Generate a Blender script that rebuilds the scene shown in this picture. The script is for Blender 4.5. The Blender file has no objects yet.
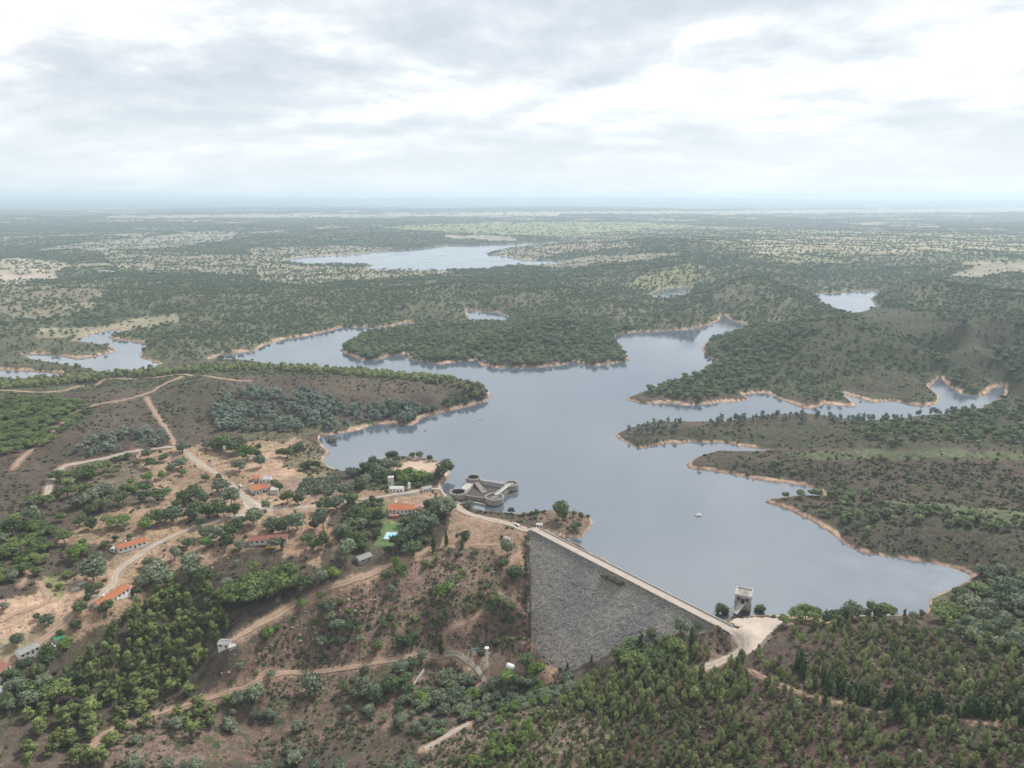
HAZE_DENSITY = 9e-5
import bpy, bmesh, math, random
import numpy as np
from mathutils import Vector, Matrix

random.seed(7)
rng = np.random.default_rng(11)
scene = bpy.context.scene
COL = scene.collection
R = math.radians

# ------------------------------------------------------------------ camera
W, H = 1024, 768
FPX = 711.0
CAM_H = 240.0
PITCH = math.atan(185.0 / FPX)
SP, CP = math.sin(PITCH), math.cos(PITCH)
cam_d = bpy.data.cameras.new('camera')
cam = bpy.data.objects.new('camera', cam_d)
COL.objects.link(cam)
cam.location = (0, 0, CAM_H)
cam.rotation_euler = (math.pi / 2 - PITCH, 0, 0)
cam_d.sensor_width = 36.0
cam_d.lens = FPX / W * 36.0
cam_d.clip_start = 1.0
cam_d.clip_end = 200000.0
scene.camera = cam

def unproj(px, py, z=0.0):
    """pixel of the photograph -> world point at height z"""
    px = np.asarray(px, float); py = np.asarray(py, float); z = np.asarray(z, float)
    u = px - W / 2; v = py - H / 2
    dz = -(FPX * SP + v * CP)
    dy = FPX * CP - v * SP
    t = (z - CAM_H) / dz
    return u * t, dy * t

def proj(x, y, z):
    zz = np.asarray(z) - CAM_H
    d = np.maximum(y * CP - zz * SP, 1e-3)
    return W / 2 + FPX * x / d, H / 2 - FPX * (y * SP + zz * CP) / d

# ------------------------------------------------------------------ noise
_tab = rng.random((256, 256))
def vnoise(x, y, seed=0):
    x = np.asarray(x) + seed * 37.31; y = np.asarray(y) + seed * 91.77
    xi = np.floor(x); yi = np.floor(y)
    fx = x - xi; fy = y - yi
    fx = fx * fx * (3 - 2 * fx); fy = fy * fy * (3 - 2 * fy)
    i0 = xi.astype(np.int64) & 255; j0 = yi.astype(np.int64) & 255
    i1 = (i0 + 1) & 255; j1 = (j0 + 1) & 255
    a = _tab[i0, j0] * (1 - fx) + _tab[i1, j0] * fx
    b = _tab[i0, j1] * (1 - fx) + _tab[i1, j1] * fx
    return a * (1 - fy) + b * fy
def fbm(x, y, seed=0, octv=4):
    s = 0; a = 0.5; t = 0
    for k in range(octv):
        s = s + a * vnoise(x * 2 ** k, y * 2 ** k, seed + k); t += a; a *= 0.5
    return s / t          # 0..1, mean .5
def sstep(a, b, x):
    t = np.clip((x - a) / (b - a), 0, 1)
    return t * t * (3 - 2 * t)

# ------------------------------------------------------------------ water outlines (traced at the water level)
WATER = {}
WATER['main'] = [
 (549,533),(555,535.5),(567,537.5),(582,537),(591,529),(594.5,522.5),(591,517),(581,513),(560,511),(539,511),(518,514),(498,511.7),(479,510),(467,507),(459,502.5),
 (451,498),(443,491),(441.7,486),(449,479),(450.5,472),(447,465),(432,459),(416,457.5),(398.6,456),(391,454),(381,460),(369,462),(359.5,470),
 (346,471),(336,469),(328.5,466),(322,461),(331,452.5),(325,447.5),(318.5,440),(321,436),(333.5,435),(356,431),(368.5,426),(376,424),
 (391,424),(411,426),(418.5,422.5),(423.5,417.5),(443.5,412.5),(468.5,406),(488.5,401),(492,397),(491,393),(481,387),(461,381),(431,376.5),
 (381,371.5),(343.5,369),(318.5,367.5),(271,364.5),(258,362),(240,360),(212,359.5),(222,354.5),(255,351),(257,350),(263.5,346),(281,340),
 (306,336),(331,331),(343.5,327.5),(363.5,327),(391,327.5),(401,324),(408.5,322),(414,325),(408,327.5),(392,329.5),(381,330.5),(363.5,335),(352,342.5),(338.5,350),(343.5,354),
 (353.5,357),(363.5,360),(378.5,360),(391,356),(406,354),(410,361),(426,362.5),(441,364.5),(456,362),(476,360),(481,366),(496,368),
 (512,367.5),(537,367.5),(562,365),(574.5,362.5),(594.5,366),(612,364),(631,361),(627,355),(619.5,347.5),(614.5,340),(617,334.5),(637,332.5),
 (662,331),(687,329.5),(712,325),(719.5,320),(723,315),(729.5,320),(737,322.5),(753,326),(740,330),(719.5,335),(707,341),(701,349),
 (704.5,355),(714.5,361),(709.5,367),(700,373),(675,382),(655,388.5),(630,396),(624,399.5),(640,404),(667.5,403),(690,405.5),(710,404),(730,402),
 (749,400),(744,394.5),(767.5,392.5),(775,396),(787.5,402.5),(800,407.5),(810,409),(825.5,404),(838,405),(857,407.5),(850.5,400),(840.5,392.5),
 (855.5,397.5),(873,403),(893,401),(908,404),(925.5,407),(938,404),(940.5,397.5),(930.5,387.5),(940.5,377.5),(945.5,385),(960.5,394),(985.5,396),
 (993,387.5),(1004,386),(1005.5,392.5),(1000,399),(985.5,405),(968,412),(928,415),(888,420),(858,421),(830,417),(800,413.5),(755,417),
 (720,422),(680,422),(655,422),(630,427.5),(615,434),(617.5,439),(637.5,449),(662.5,444),(692.5,442.5),(720,443),(740,446),(755,448),
 (775,450),(760,452),(735,451.5),(715,451),(695,457.5),(686,464),(687.5,469),(705,470.5),(730,474),(755,479),(780,482.5),(805,486),(822.5,490),(824,496),
 (793,496),(780.5,498),(768,500),(766,502.5),(780,507),(788,510),(810.5,520.5),(830.5,533),(850.5,548),(868,554.5),(893,558),(918,561.5),
 (943,565.5),(962,571),(972,576),(968,582),(953,587.5),(940.5,592.5),(929,599),(929,607.5),(925,613),(908,614.5),(868,615),(843,615),
 (793,615.5),(768,615.5),(752,616),(732,616),(722,620.5),(700,612),(640,578.5),(560,535)]
WATER['west'] = [(137.5,357.5),(150,360),(161,364.5),(150,369.5),(117.5,372.5),(100,372),(82.5,367.5),(52.5,362.5),(32.5,359),(20,354.5),(50,355),
 (72.5,359),(97.5,356),(116,351),(110,346),(95,344),(75,341.5),(87.5,335),(112.5,329.5),(121,330.5),(107.5,337.5),(122.5,341),(144,344),(147.5,346),(139,354)]
WATER['west2'] = [(-60,366),(0,370),(25,371),(59,374),(58,377),(30,379),(0,382),(-60,386)]
WATER['w4'] = [(466,309.5),(481,312),(496,312.5),(512,318.5),(506,323),(481,323.5),(468,321)]
WATER['w5'] = [(648,296.5),(659.5,289.5),(674.5,288),(693,286.5),(688,296),(672,298),(655,299)]
WATER['w6'] = [(813,294),(843,292.5),(880.5,291),(870.5,299),(875.5,305),(886,308),(863,313),(845.5,314),(828,306)]
WATER['w7'] = [(283.5,261),(306,257),(343.5,255.5),(376,252),(406,250),(431,248),(446,245.5),(471,245.5),(511,244),(530,243.6),(557,244),(545,246.5),(515,247),(496,251),
 (483.5,254),(498.5,255.5),(512,257.5),(524.5,261),(549.5,260),(567,263),(537,265),(512,265),(488.5,269),(468.5,270),(441,271),(411,270.5),(363.5,270),(373.5,265),(358.5,264),(331,264.5),(311,264.5)]
WPOLY = {k: np.array(unproj([p[0] for p in v], [p[1] for p in v], 0.0)).T for k, v in WATER.items()}

def pip(x, y, poly):
    inside = np.zeros(x.shape, bool)
    n = len(poly)
    for i in range(n):
        x0, y0 = poly[i]; x1, y1 = poly[(i + 1) % n]
        if y0 == y1: continue
        c = ((y0 > y) != (y1 > y)) & (x < (x1 - x0) * (y - y0) / (y1 - y0) + x0)
        inside ^= c
    return inside
def polydist(x, y, poly):
    d2 = np.full(x.shape, 1e12)
    n = len(poly)
    for i in range(n):
        a = poly[i]; b = poly[(i + 1) % n]
        e = b - a; L = max(e @ e, 1e-9)
        t = np.clip(((x - a[0]) * e[0] + (y - a[1]) * e[1]) / L, 0, 1)
        d2 = np.minimum(d2, (x - a[0] - t * e[0]) ** 2 + (y - a[1] - t * e[1]) ** 2)
    return np.sqrt(d2)

def shore(x, y):
    """signed distance to the water: positive on land (capped)"""
    sd = np.full(x.shape, 400.0)
    r = np.hypot(x, y)
    for k, P in WPOLY.items():
        m = 150 if k != 'w7' else 400
        lo = P.min(0) - m; hi = P.max(0) + m
        idx = np.nonzero((x > lo[0]) & (x < hi[0]) & (y > lo[1]) & (y < hi[1]))[0]
        if len(idx) == 0: continue
        for c in np.array_split(idx, max(1, len(idx) // 60000)):
            d = polydist(x[c], y[c], P); ins = pip(x[c], y[c], P)
            d = np.where(ins, -d, d)
            sd[c] = np.minimum(sd[c], d)
    k = np.clip(r / 700, 0.6, 4)
    sd = sd + (fbm(x / (14 * k), y / (14 * k), 3, 3) - 0.5) * 5.0 * k * sstep(-8, -2, -np.abs(sd) + 4)
    return sd

# ------------------------------------------------------------------ dam frame
CREST_Z = 5.0
L0 = np.array(unproj(531, 530.5, CREST_Z)); R0 = np.array(unproj(731, 634, CREST_Z))
DAX = (R0 - L0) / np.linalg.norm(R0 - L0)          # along the crest
DLEN = float(np.linalg.norm(R0 - L0))
DN = np.array([DAX[1], -DAX[0]])
if DN[1] > 0: DN = -DN                              # downstream (towards the camera)
DSLOPE = 1.4
def dam_st(x, y):
    return (x - L0[0]) * DAX[0] + (y - L0[1]) * DAX[1], (x - L0[0]) * DN[0] + (y - L0[1]) * DN[1]
def face_pt(px, py):
    """pixel -> point on the dam's downstream face plane"""
    lo, hi = -70.0, 10.0
    for _ in range(60):
        z = 0.5 * (lo + hi)
        x, y = unproj(px, py, z)
        s, t = dam_st(x, y)
        if CREST_Z - t / DSLOPE > z: lo = z      # the plane is above this point of the ray -> go up the ray
        else: hi = z
    return float(x), float(y), z
FACE_PX = [(530,533),(530,560),(531,590),(532,615),(531,640),(530,657),(545,664),(560,669),(572,670),(590,664),(605,656),(625,650),(645,646),(665,642),(682,637),(700,632),(716,630),(728,633)]
FACE3 = [face_pt(*p) for p in FACE_PX]

# ------------------------------------------------------------------ ground heights: control points (pixel, pixel, height)
CP3 = []
def cp(*pts): CP3.extend(pts)
# ridge of the left peninsula and its front
cp((480,389,10),(461,383,17),(431,380,21),(381,376,25),(318,372,27),(271,370,27),(200,371,29),(160,373,26),(105,379,23),(60,383,21),(0,389,19),(-80,396,20),
   (430,398,12),(380,398,15),(330,400,15),(280,400,18),(250,398,22),(182,377,33),(150,398,27),(100,410,26),(50,405,27),(0,405,25),(0,435,27),(-60,430,30),
   (450,400,6),(400,412,6),(350,418,7),(300,425,8),(240,425,12),(170,425,18),(120,430,20),(60,440,22),(300,440,4),(270,445,6))
# village slope
cp((200,450,12),(120,460,14),(50,490,12),(0,500,15),(-60,500,20),(250,490,8),(290,480,6),(325,458,2.5),(310,470,3),(230,515,8),(150,540,6),(100,545,8),(120,560,4),
   (110,600,2),(60,580,6),(20,560,12),(0,600,10),(-60,600,14),(20,655,-4),(0,690,-10),(-60,700,-6),(180,480,10),(120,510,9),(60,530,10),(200,560,1),(340,500,6),(290,510,7))
# valley under the dam
cp((150,600,-8),(180,640,-18),(130,670,-22),(200,680,-27),(220,640,-15),(60,700,-20),(100,740,-28),(0,760,-18),(200,740,-34),(-60,780,-15),
   (300,600,-6),(350,578,0),(400,560,3),(270,622,-10),(230,645,-13),(265,560,2),(230,580,-2),(300,560,4),(330,540,6),(365,555,4),(320,625,-18),(380,600,-12),
   (400,512,9),(395,537,7),(430,500,9),(400,485,8),(410,470,6),(350,490,6),(450,515,6),(480,519,5),(470,540,2),(510,527,5),(500,540,1),(520,548,-3),(430,545,3),
   (500,560,-5),(520,600,-17),(480,600,-14),(440,600,-14),(400,620,-20),(450,630,-25),(500,640,-34),(518,655,-39),(480,658,-39),(445,657,-38),(490,690,-40),
   (430,682,-43),(350,662,-32),(300,672,-35),(380,690,-39),(300,700,-40),(250,715,-40),(400,745,-40),(330,768,-43),(460,700,-42),(560,676,-38),(540,690,-36))
# pine hill, lower right
cp((440,742,-36),(480,745,-27),(520,715,-25),(560,695,-24),(600,685,-17),(640,668,-9),(700,656,0),(735,660,4),(600,768,-8),(700,768,6),(800,768,14),(900,768,20),
   (1023,768,27),(500,800,-22),(800,690,13),(750,690,8),(660,700,-3),(900,680,17),(1023,680,22),(850,645,11),(800,642,8),(765,630,5),(745,645,5),(740,632,5),(780,622,5),(730,625,5),(900,634,12),
   (1000,620,13),(955,612,6),(1020,590,13),(995,586,5),(1100,600,20),(1100,768,34),(700,900,15),(300,900,-20),(900,900,30),(0,900,0))
# right shore
cp((900,470,14),(800,468,6),(740,460,5),(1000,455,23),(968,414,10),(928,418,10),(888,424,9),(830,421,8),(793,417.5,8),(755,421,8),(720,426,7),(680,428,6),(645,433,4),
   (800,435,7),(700,435,4.5),(900,432,12),(1000,432,18),(800,454,7),(880,452,14),(960,454,20),(1020,500,16),(950,500,13),(880,510,8),(850,520,6),(920,540,8),
   (1000,540,14),(1000,568,8),(840,503,4),(1100,450,30),(1100,540,22),(770,460,5))
# far hill, right
cp((753,329,15),(790,318,42),(850,315,60),(880,326,52),(908,340,38),(928,362,15),(895,322,36),(918,340,19),(938,358,6),(993,318,52),(968,332,42),(958,352,26),(968,375,13),
   (1000,370,16),(1020,350,34),(985,350,16),(900,311,48),(960,308,52),(1023,304,58),(1100,300,60),(790,333,38),(770,365,18),(740,374,12),(710,382,7),(660,394,5),(690,390,9),
   (795,380,8),(826,366,17),(872,384,10),(840,343,35),(810,350,30),(730,345,14),(720,355,8),(1040,400,14))
# wooded islands and country behind
cp((500,330,15),(560,321,33),(430,336,14),(600,336,15),(450,348,8),(540,348,14),(470,350,10),(400,342,7),(650,315,19),(700,314,24),(750,276,60),(720,300,24),(745,315,12),(780,305,30),
   (650,303,7),(690,302,8),(670,304,7),(700,266,42),(675,272,34),(600,290,26),(560,300,26),(800,290,30),(800,300,34),(825,318,40),(830,268,30),(880,266,32),(950,262,42),(1020,262,54),(900,300,20),(950,292,30),(1000,288,34),
   (640,242,60),(760,242,60),(700,238,62),(560,245,25),(100,243,20),(100,300,16),(200,283,20),(300,292,20),(50,320,9),(200,325,13),(250,335,9),(330,312,20),(420,295,22),(480,290,22),
   (500,302,14),(440,303,22),(560,285,25),(600,265,30),(500,276,12),(400,276,10),(300,272,8),(250,255,12),(380,237,28),(480,233,26),(150,345,7),(180,348,9),(240,345,7),(0,340,6),(60,350,5),(20,365,3),(100,363,2.5),
   (0,280,14),(0,225,20),(200,225,25),(400,225,30),(600,225,30),(800,225,30),(1020,225,30),(200,212,40),(600,212,50),(900,212,45),(-200,280,20),(1200,280,60),(1200,225,40))
cx = np.array([c[0] for c in CP3], float); cy = np.array([c[1] for c in CP3], float); cz = np.array([c[2] for c in CP3], float)
wx, wy = unproj(cx, cy, cz)
PX = [wx]; PY = [wy]; PZ = [cz]
for k, P in WPOLY.items():
    PX.append(P[:, 0]); PY.append(P[:, 1]); PZ.append(np.full(len(P), 0.8))
F3 = np.array(FACE3[1:-1]); PX.append(F3[:, 0]); PY.append(F3[:, 1]); PZ.append(F3[:, 2])
F3o = F3 + 0; out = np.array([[-9, 0]] * 6 + [[0, -9]] * (len(F3) - 6)); PX.append(F3[:, 0] + out[:, 0]); PY.append(F3[:, 1] + out[:, 1]); PZ.append(F3[:, 2] + 1.0)
for th in (-170, -120, -80, 80, 120, 170):
    for rr in (150, 600, 3000, 12000):
        PX.append([rr * math.sin(R(th))]); PY.append([rr * math.cos(R(th))]); PZ.append([20.0])
for th in (-40, 0, 40):
    PX.append([40000 * math.sin(R(th))]); PY.append([40000 * math.cos(R(th))]); PZ.append([60.0])
PX = np.concatenate(PX); PY = np.concatenate(PY); PZ = np.concatenate(PZ)
def lp(x, y):
    return np.stack([np.arctan2(x, y), np.log(np.maximum(np.hypot(x, y), 1.0)) * 0.8], -1)
RP = lp(PX, PY); RC = 0.02
D = np.sqrt(((RP[:, None] - RP[None]) ** 2).sum(-1) + RC * RC)
n = len(RP)
A = np.zeros((n + 1, n + 1)); A[:n, :n] = -D + np.eye(n) * -0.0015; A[:n, n] = 1; A[n, :n] = 1
RW = np.linalg.solve(A, np.concatenate([PZ, [0]]))
RP32 = RP.astype(np.float32); RW32 = RW.astype(np.float32)
def rbf(x, y):
    q = lp(x, y).astype(np.float32); outp = np.empty(len(q), np.float32)
    for s in range(0, len(q), 20000):
        c = q[s:s + 20000]
        d2 = (c * c).sum(1)[:, None] + (RP32 * RP32).sum(1)[None] - 2 * c @ RP32.T
        outp[s:s + 20000] = -np.sqrt(np.maximum(d2, 0) + RC * RC) @ RW32[:n] + RW32[n]
    return outp.astype(float)

# ------------------------------------------------------------------ terrain grid (rings and spokes round the camera's ground point, finest where the photo looks)
th = np.concatenate([np.linspace(R(-180), R(-47), 40, endpoint=False), np.linspace(R(-47), R(47), 1120), np.linspace(R(47), R(180), 41)[1:-1]])
def ring(a, b, k): return list(np.exp(np.arange(math.log(a), math.log(b), k)))
rad = np.array(ring(12, 190, 0.10) + ring(190, 1000, 0.0043) + ring(1000, 2600, 0.006) + ring(2600, 6000, 0.010) + ring(6000, 44000, 0.02))
NT, NR = len(th), len(rad)
TT, RR = np.meshgrid(th, rad)
GX = (np.sin(TT) * RR); GY = (np.cos(TT) * RR)
gx = GX.ravel(); gy = GY.ravel(); gr = RR.ravel()
SD = shore(gx, gy)
Z = rbf(gx, gy)
kk = np.clip(gr / 800, 0.7, 4)
# gullies, hummocks and far rolling country
rough = (fbm(gx / 70, gy / 70, 5, 4) - 0.5) * 7 * sstep(0.3, 1.2, gr / 800) + (fbm(gx / 420, gy / 420, 8, 4) - 0.5) * 34 * sstep(1500, 4000, gr)
rdg = 1 - np.abs(2 * fbm(gx / 240, gy / 240, 19, 3) - 1) * 2.2
rough -= 11 * np.clip(rdg, -.6, 1) * sstep(700, 950, gr) * (1 - .5 * sstep(2500, 5000, gr))
rough += (fbm(gx / 11, gy / 11, 15, 3) - 0.5) * 1.3
rough += (fbm(gx / 3000, gy / 3000, 21, 3) - 0.45) * 75 * sstep(5000, 12000, gr)
gth = np.arctan2(gx, gy)
hill = np.exp(-((gth - 0.12) / 0.22) ** 2) * 210 + np.exp(-((gth + 0.28) / 0.2) ** 2) * 110 + 40
rough += 95 * sstep(9000, 30000, gr)
rough += hill * .75 * sstep(18000, 33000, gr) * (0.55 + 0.9 * fbm(gx / 6000, gy / 6000, 31, 4))
Z = Z + rough * sstep(6, 60, SD / kk)
Z = np.where(Z > 200, 200 + 130 * np.tanh((Z - 200) / 130), Z)
landz = np.where(gr < 3500, Z, np.maximum(Z, 4))
ds, dt = dam_st(gx, gy)
bank = np.minimum(0.25 + np.maximum(SD, 0) * 0.42 / np.clip(gr / 1200, 1, 3), 7)
w = sstep(1.0, 15.0, SD / kk)
zl = landz + (np.maximum(landz, 2.0 + 1.2 * fbm(gx / 40, gy / 40, 41, 2)) - landz) * (1 - sstep(16, 50, SD / kk))
zland = bank * (1 - w) + zl * w
downstream = (dt > 4) & (ds > -45) & (ds < DLEN + 5) & (dt < 140)
zland = np.where(downstream, landz, zland)
zw = -np.minimum(0.3 + np.maximum(-SD, 0) * 0.4, 7)
GZ = np.where((SD < 0) & ~downstream, zw, zland)
# the dam's own seat: the ground stays under the face and under the crest
FP2 = np.array([(p[0], p[1]) for p in FACE3])
damfoot = np.vstack([FP2, (R0 - DN * 12)[None], (L0 - DN * 12)[None]])
idx = np.nonzero((ds > -40) & (ds < DLEN + 40) & (dt > -30) & (dt < 110))[0]
ins = pip(gx[idx], gy[idx], damfoot); dd = polydist(gx[idx], gy[idx], damfoot)
fz = CREST_Z - np.maximum(dt[idx], -1) / DSLOPE
fz = np.where(dt[idx] < -6, CREST_Z - 1.2 - (-6 - dt[idx]) / 1.4, fz)
GZ[idx] = np.where(ins, np.minimum(fz - 0.8 - np.minimum(dd, 6) * 0.25, 4.2), GZ[idx])
near = (~ins) & (dd < 9) & (dt[idx] > 2)
GZ[idx] = np.where(near, np.maximum(GZ[idx], (fz + 0.5) * (1 - dd / 9) + GZ[idx] * dd / 9), GZ[idx])

GZ = GZ.reshape(NR, NT)
LOGR = np.log(rad)
def ground(x, y):
    """height of the terrain sheet, interpolated from its own grid"""
    x = np.atleast_1d(np.asarray(x, float)); y = np.atleast_1d(np.asarray(y, float))
    a = np.arctan2(x, y); r = np.clip(np.hypot(x, y), rad[0], rad[-1] * 0.999)
    j = np.clip(np.searchsorted(th, a) - 1, 0, NT - 2); i = np.clip(np.searchsorted(rad, r) - 1, 0, NR - 2)
    fa = (a - th[j]) / (th[j + 1] - th[j]); fr = (r - rad[i]) / (rad[i + 1] - rad[i])
    return (GZ[i, j] * (1 - fa) + GZ[i, j + 1] * fa) * (1 - fr) + (GZ[i + 1, j] * (1 - fa) + GZ[i + 1, j + 1] * fa) * fr
SDG = None
def gridval(G, x, y):
    a = np.arctan2(x, y); r = np.hypot(x, y)
    j = np.clip(np.searchsorted(th, a), 0, NT - 1); i = np.clip(np.searchsorted(rad, r), 0, NR - 1)
    return G[i, j]
def hit(px, py):
    """pixel -> first point of the terrain along that line of sight (vectorised)"""
    px = np.atleast_1d(np.asarray(px, float)); py = np.atleast_1d(np.asarray(py, float))
    u = px - W / 2; v = py - H / 2
    dz = -(FPX * SP + v * CP); dy = FPX * CP - v * SP
    t0 = (70 - CAM_H) / dz; t1 = (-55 - CAM_H) / dz
    lo = t0.copy(); hi = t1.copy(); found = np.zeros(px.shape, bool)
    N = 160
    for k in range(1, N + 1):
        t = t0 + (t1 - t0) * k / N
        below = (CAM_H + dz * t) < ground(u * t, dy * t)
        new = below & ~found
        hi = np.where(new, t, hi); lo = np.where(new, t0 + (t1 - t0) * (k - 1) / N, lo)
        found |= below
    for _ in range(14):
        t = (lo + hi) / 2
        below = (CAM_H + dz * t) < ground(u * t, dy * t)
        hi = np.where(below, t, hi); lo = np.where(below, lo, t)
    return u * hi, dy * hi, CAM_H + dz * hi
def hit1(px, py):
    x, y, z = hit([px], [py]); return Vector((float(x[0]), float(y[0]), float(z[0])))
# ------------------------------------------------------------------ materials
def nmat(name):
    m = bpy.data.materials.new(name); m.use_nodes = True
    nt = m.node_tree; b = nt.nodes['Principled BSDF']
    return m, nt, b
def nd(nt, t, **kw):
    n = nt.nodes.new(t)
    for k, v in kw.items(): setattr(n, k, v)
    return n
def noise_fac(nt, scale, detail=4, rough=0.6, coord='pos'):
    g = nd(nt, 'ShaderNodeNewGeometry') if coord == 'pos' else nd(nt, 'ShaderNodeTexCoord')
    n = nd(nt, 'ShaderNodeTexNoise'); n.inputs['Scale'].default_value = scale
    n.inputs['Detail'].default_value = detail; n.inputs['Roughness'].default_value = rough
    nt.links.new(g.outputs['Position' if coord == 'pos' else 'Object'], n.inputs['Vector'])
    return n
def ramp(nt, src, stops):
    r = nd(nt, 'ShaderNodeValToRGB'); e = r.color_ramp.elements
    while len(e) < len(stops): e.new(0.5)
    for i, (p, c) in enumerate(stops):
        e[i].position = p; e[i].color = (*c, 1) if len(c) == 3 else c
    nt.links.new(src, r.inputs['Fac']); return r
def mixc(nt, a, b, fac, mode='MIX'):
    m = nd(nt, 'ShaderNodeMix', data_type='RGBA', blend_type=mode)
    def put(sock, v):
        if isinstance(v, (int, float)): sock.default_value = v
        elif isinstance(v, tuple): sock.default_value = (*v, 1)
        else: nt.links.new(v, sock)
    put(m.inputs[0], fac); put(m.inputs[6], a); put(m.inputs[7], b)
    return m.outputs[2]
def mathn(nt, op, a, b=0.0, clamp=False):
    m = nd(nt, 'ShaderNodeMath', operation=op, use_clamp=clamp)
    for i, v in enumerate((a, b)):
        if isinstance(v, (int, float)): m.inputs[i].default_value = v
        else: nt.links.new(v, m.inputs[i])
    return m.outputs[0]
def plain(name, col, rough=0.85, var=0.25, scale=0.6, bump=0.0, dirt=None):
    """a weathered surface: two colours broken up by noise"""
    m, nt, b = nmat(name)
    n = noise_fac(nt, scale, 5, 0.65)
    c2 = dirt if dirt else tuple(x * (1 - var) for x in col)
    r = ramp(nt, n.outputs['Fac'], [(0.32, c2), (0.62, col)])
    nt.links.new(r.outputs[0], b.inputs['Base Color'])
    b.inputs['Roughness'].default_value = rough; b.inputs['Specular IOR Level'].default_value = 0.2
    if bump:
        bp = nd(nt, 'ShaderNodeBump'); bp.inputs['Strength'].default_value = bump
        nt.links.new(n.outputs['Fac'], bp.inputs['Height']); nt.links.new(bp.outputs[0], b.inputs['Normal'])
    return m
def leaf_mat(name, dark, light, scale=0.35, sat=None):
    """foliage: clump tint from the mesh, variation from tree to tree, fine leaf noise"""
    m, nt, b = nmat(name)
    at = nd(nt, 'ShaderNodeAttribute', attribute_name='tint')
    oi = nd(nt, 'ShaderNodeObjectInfo')
    n = noise_fac(nt, scale, 3, 0.6)
    f = mathn(nt, 'ADD', mathn(nt, 'MULTIPLY', at.outputs['Fac'], 0.50), mathn(nt, 'MULTIPLY', oi.outputs['Random'], 0.55))
    f = mathn(nt, 'ADD', f, mathn(nt, 'MULTIPLY', mathn(nt, 'SUBTRACT', n.outputs['Fac'], 0.5), 0.5), True)
    r = ramp(nt, f, [(0.05, dark), (0.95, light)])
    nt.links.new(r.outputs[0], b.inputs['Base Color'])
    b.inputs['Roughness'].default_value = 0.75; b.inputs['Specular IOR Level'].default_value = 0.15
    return m

# ------------------------------------------------------------------ mesh helpers
def tag(o, label=None, cat=None, group=None, kind=None):
    if label: o['label'] = label
    if cat: o['category'] = cat
    if group: o['group'] = group
    if kind: o['kind'] = kind
    return o
def mesh_obj(name, V, F, mats, parent=None, smooth=False, mi=None):
    me = bpy.data.meshes.new(name); me.from_pydata([tuple(v) for v in V], [], F); me.update()
    for m in (mats if isinstance(mats, (list, tuple)) else [mats]): me.materials.append(m)
    if mi is not None: me.polygons.foreach_set('material_index', mi)
    if smooth: me.polygons.foreach_set('use_smooth', [True] * len(me.polygons))
    o = bpy.data.objects.new(name, me); COL.objects.link(o)
    if parent is not None: o.parent = parent
    return o
def np_mesh(name, V, F, mats, smooth=False):
    """fast mesh from numpy arrays (all faces with the same number of corners)"""
    me = bpy.data.meshes.new(name)
    V = np.asarray(V, np.float32); F = np.asarray(F, np.int32); k = F.shape[1]
    me.vertices.add(len(V)); me.vertices.foreach_set('co', V.ravel())
    me.loops.add(F.size); me.loops.foreach_set('vertex_index', F.ravel())
    me.polygons.add(len(F)); me.polygons.foreach_set('loop_start', np.arange(0, F.size, k, dtype=np.int32))
    me.polygons.foreach_set('loop_total', np.full(len(F), k, np.int32))
    me.polygons.foreach_set('use_smooth', np.full(len(F), smooth))
    for m in (mats if isinstance(mats, (list, tuple)) else [mats]): me.materials.append(m)
    me.update(calc_edges=True)
    return me
class MB:
    def __init__(s): s.V = []; s.F = []; s.M = Matrix.Identity(4); s.mi = []
    def v(s, *p): s.V.append(s.M @ Vector(p)); return len(s.V) - 1
    def f(s, ids, m=0): s.F.append(list(ids)); s.mi.append(m)
    def box(s, x0, y0, z0, x1, y1, z1, m=0):
        a = [s.v(x, y, z) for z in (z0, z1) for x, y in ((x0, y0), (x1, y0), (x1, y1), (x0, y1))]
        for q in ((3, 2, 1, 0), (4, 5, 6, 7), (0, 1, 5, 4), (1, 2, 6, 5), (2, 3, 7, 6), (3, 0, 4, 7)): s.f([a[i] for i in q], m)
    def prism(s, pts, z0, z1, m=0):
        n = len(pts); a = [s.v(x, y, z0) for x, y in pts]; b = [s.v(x, y, z1) for x, y in pts]
        s.f(a[::-1], m); s.f(b, m)
        for i in range(n): s.f([a[i], a[(i + 1) % n], b[(i + 1) % n], b[i]], m)
    def bar(s, p, q, r, n=6, r2=None, m=0):
        p = Vector(p); q = Vector(q); d = (q - p).normalized(); u = d.orthogonal().normalized(); w = d.cross(u); r2 = r if r2 is None else r2
        a = []; b = []
        for i in range(n):
            c = u * math.cos(i * 2 * math.pi / n) + w * math.sin(i * 2 * math.pi / n)
            a.append(s.v(*(p + c * r))); b.append(s.v(*(q + c * r2)))
        for i in range(n): s.f([a[i], a[(i + 1) % n], b[(i + 1) % n], b[i]], m)
        s.f(a[::-1], m); s.f(b, m)
    def lathe(s, prof, n=32, c=(0, 0, 0), close=False, m=0):
        rings = [[s.v(c[0] + r * math.cos(i * 2 * math.pi / n), c[1] + r * math.sin(i * 2 * math.pi / n), c[2] + z) for i in range(n)] for r, z in prof]
        rr = list(zip(rings[:-1], rings[1:])) + ([(rings[-1], rings[0])] if close else [])
        for a, b in rr:
            for i in range(n): s.f([a[i], a[(i + 1) % n], b[(i + 1) % n], b[i]], m)
        return rings
    def build(s, name, mats, parent=None, smooth=False):
        return mesh_obj(name, s.V, s.F, mats, parent, smooth, s.mi)
def empty(name, loc, yaw=0.0, label=None, cat=None, group=None):
    o = bpy.data.objects.new(name, None); COL.objects.link(o); o.location = loc; o.rotation_euler = (0, 0, yaw); o.empty_display_size = 1
    return tag(o, label, cat, group)

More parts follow.
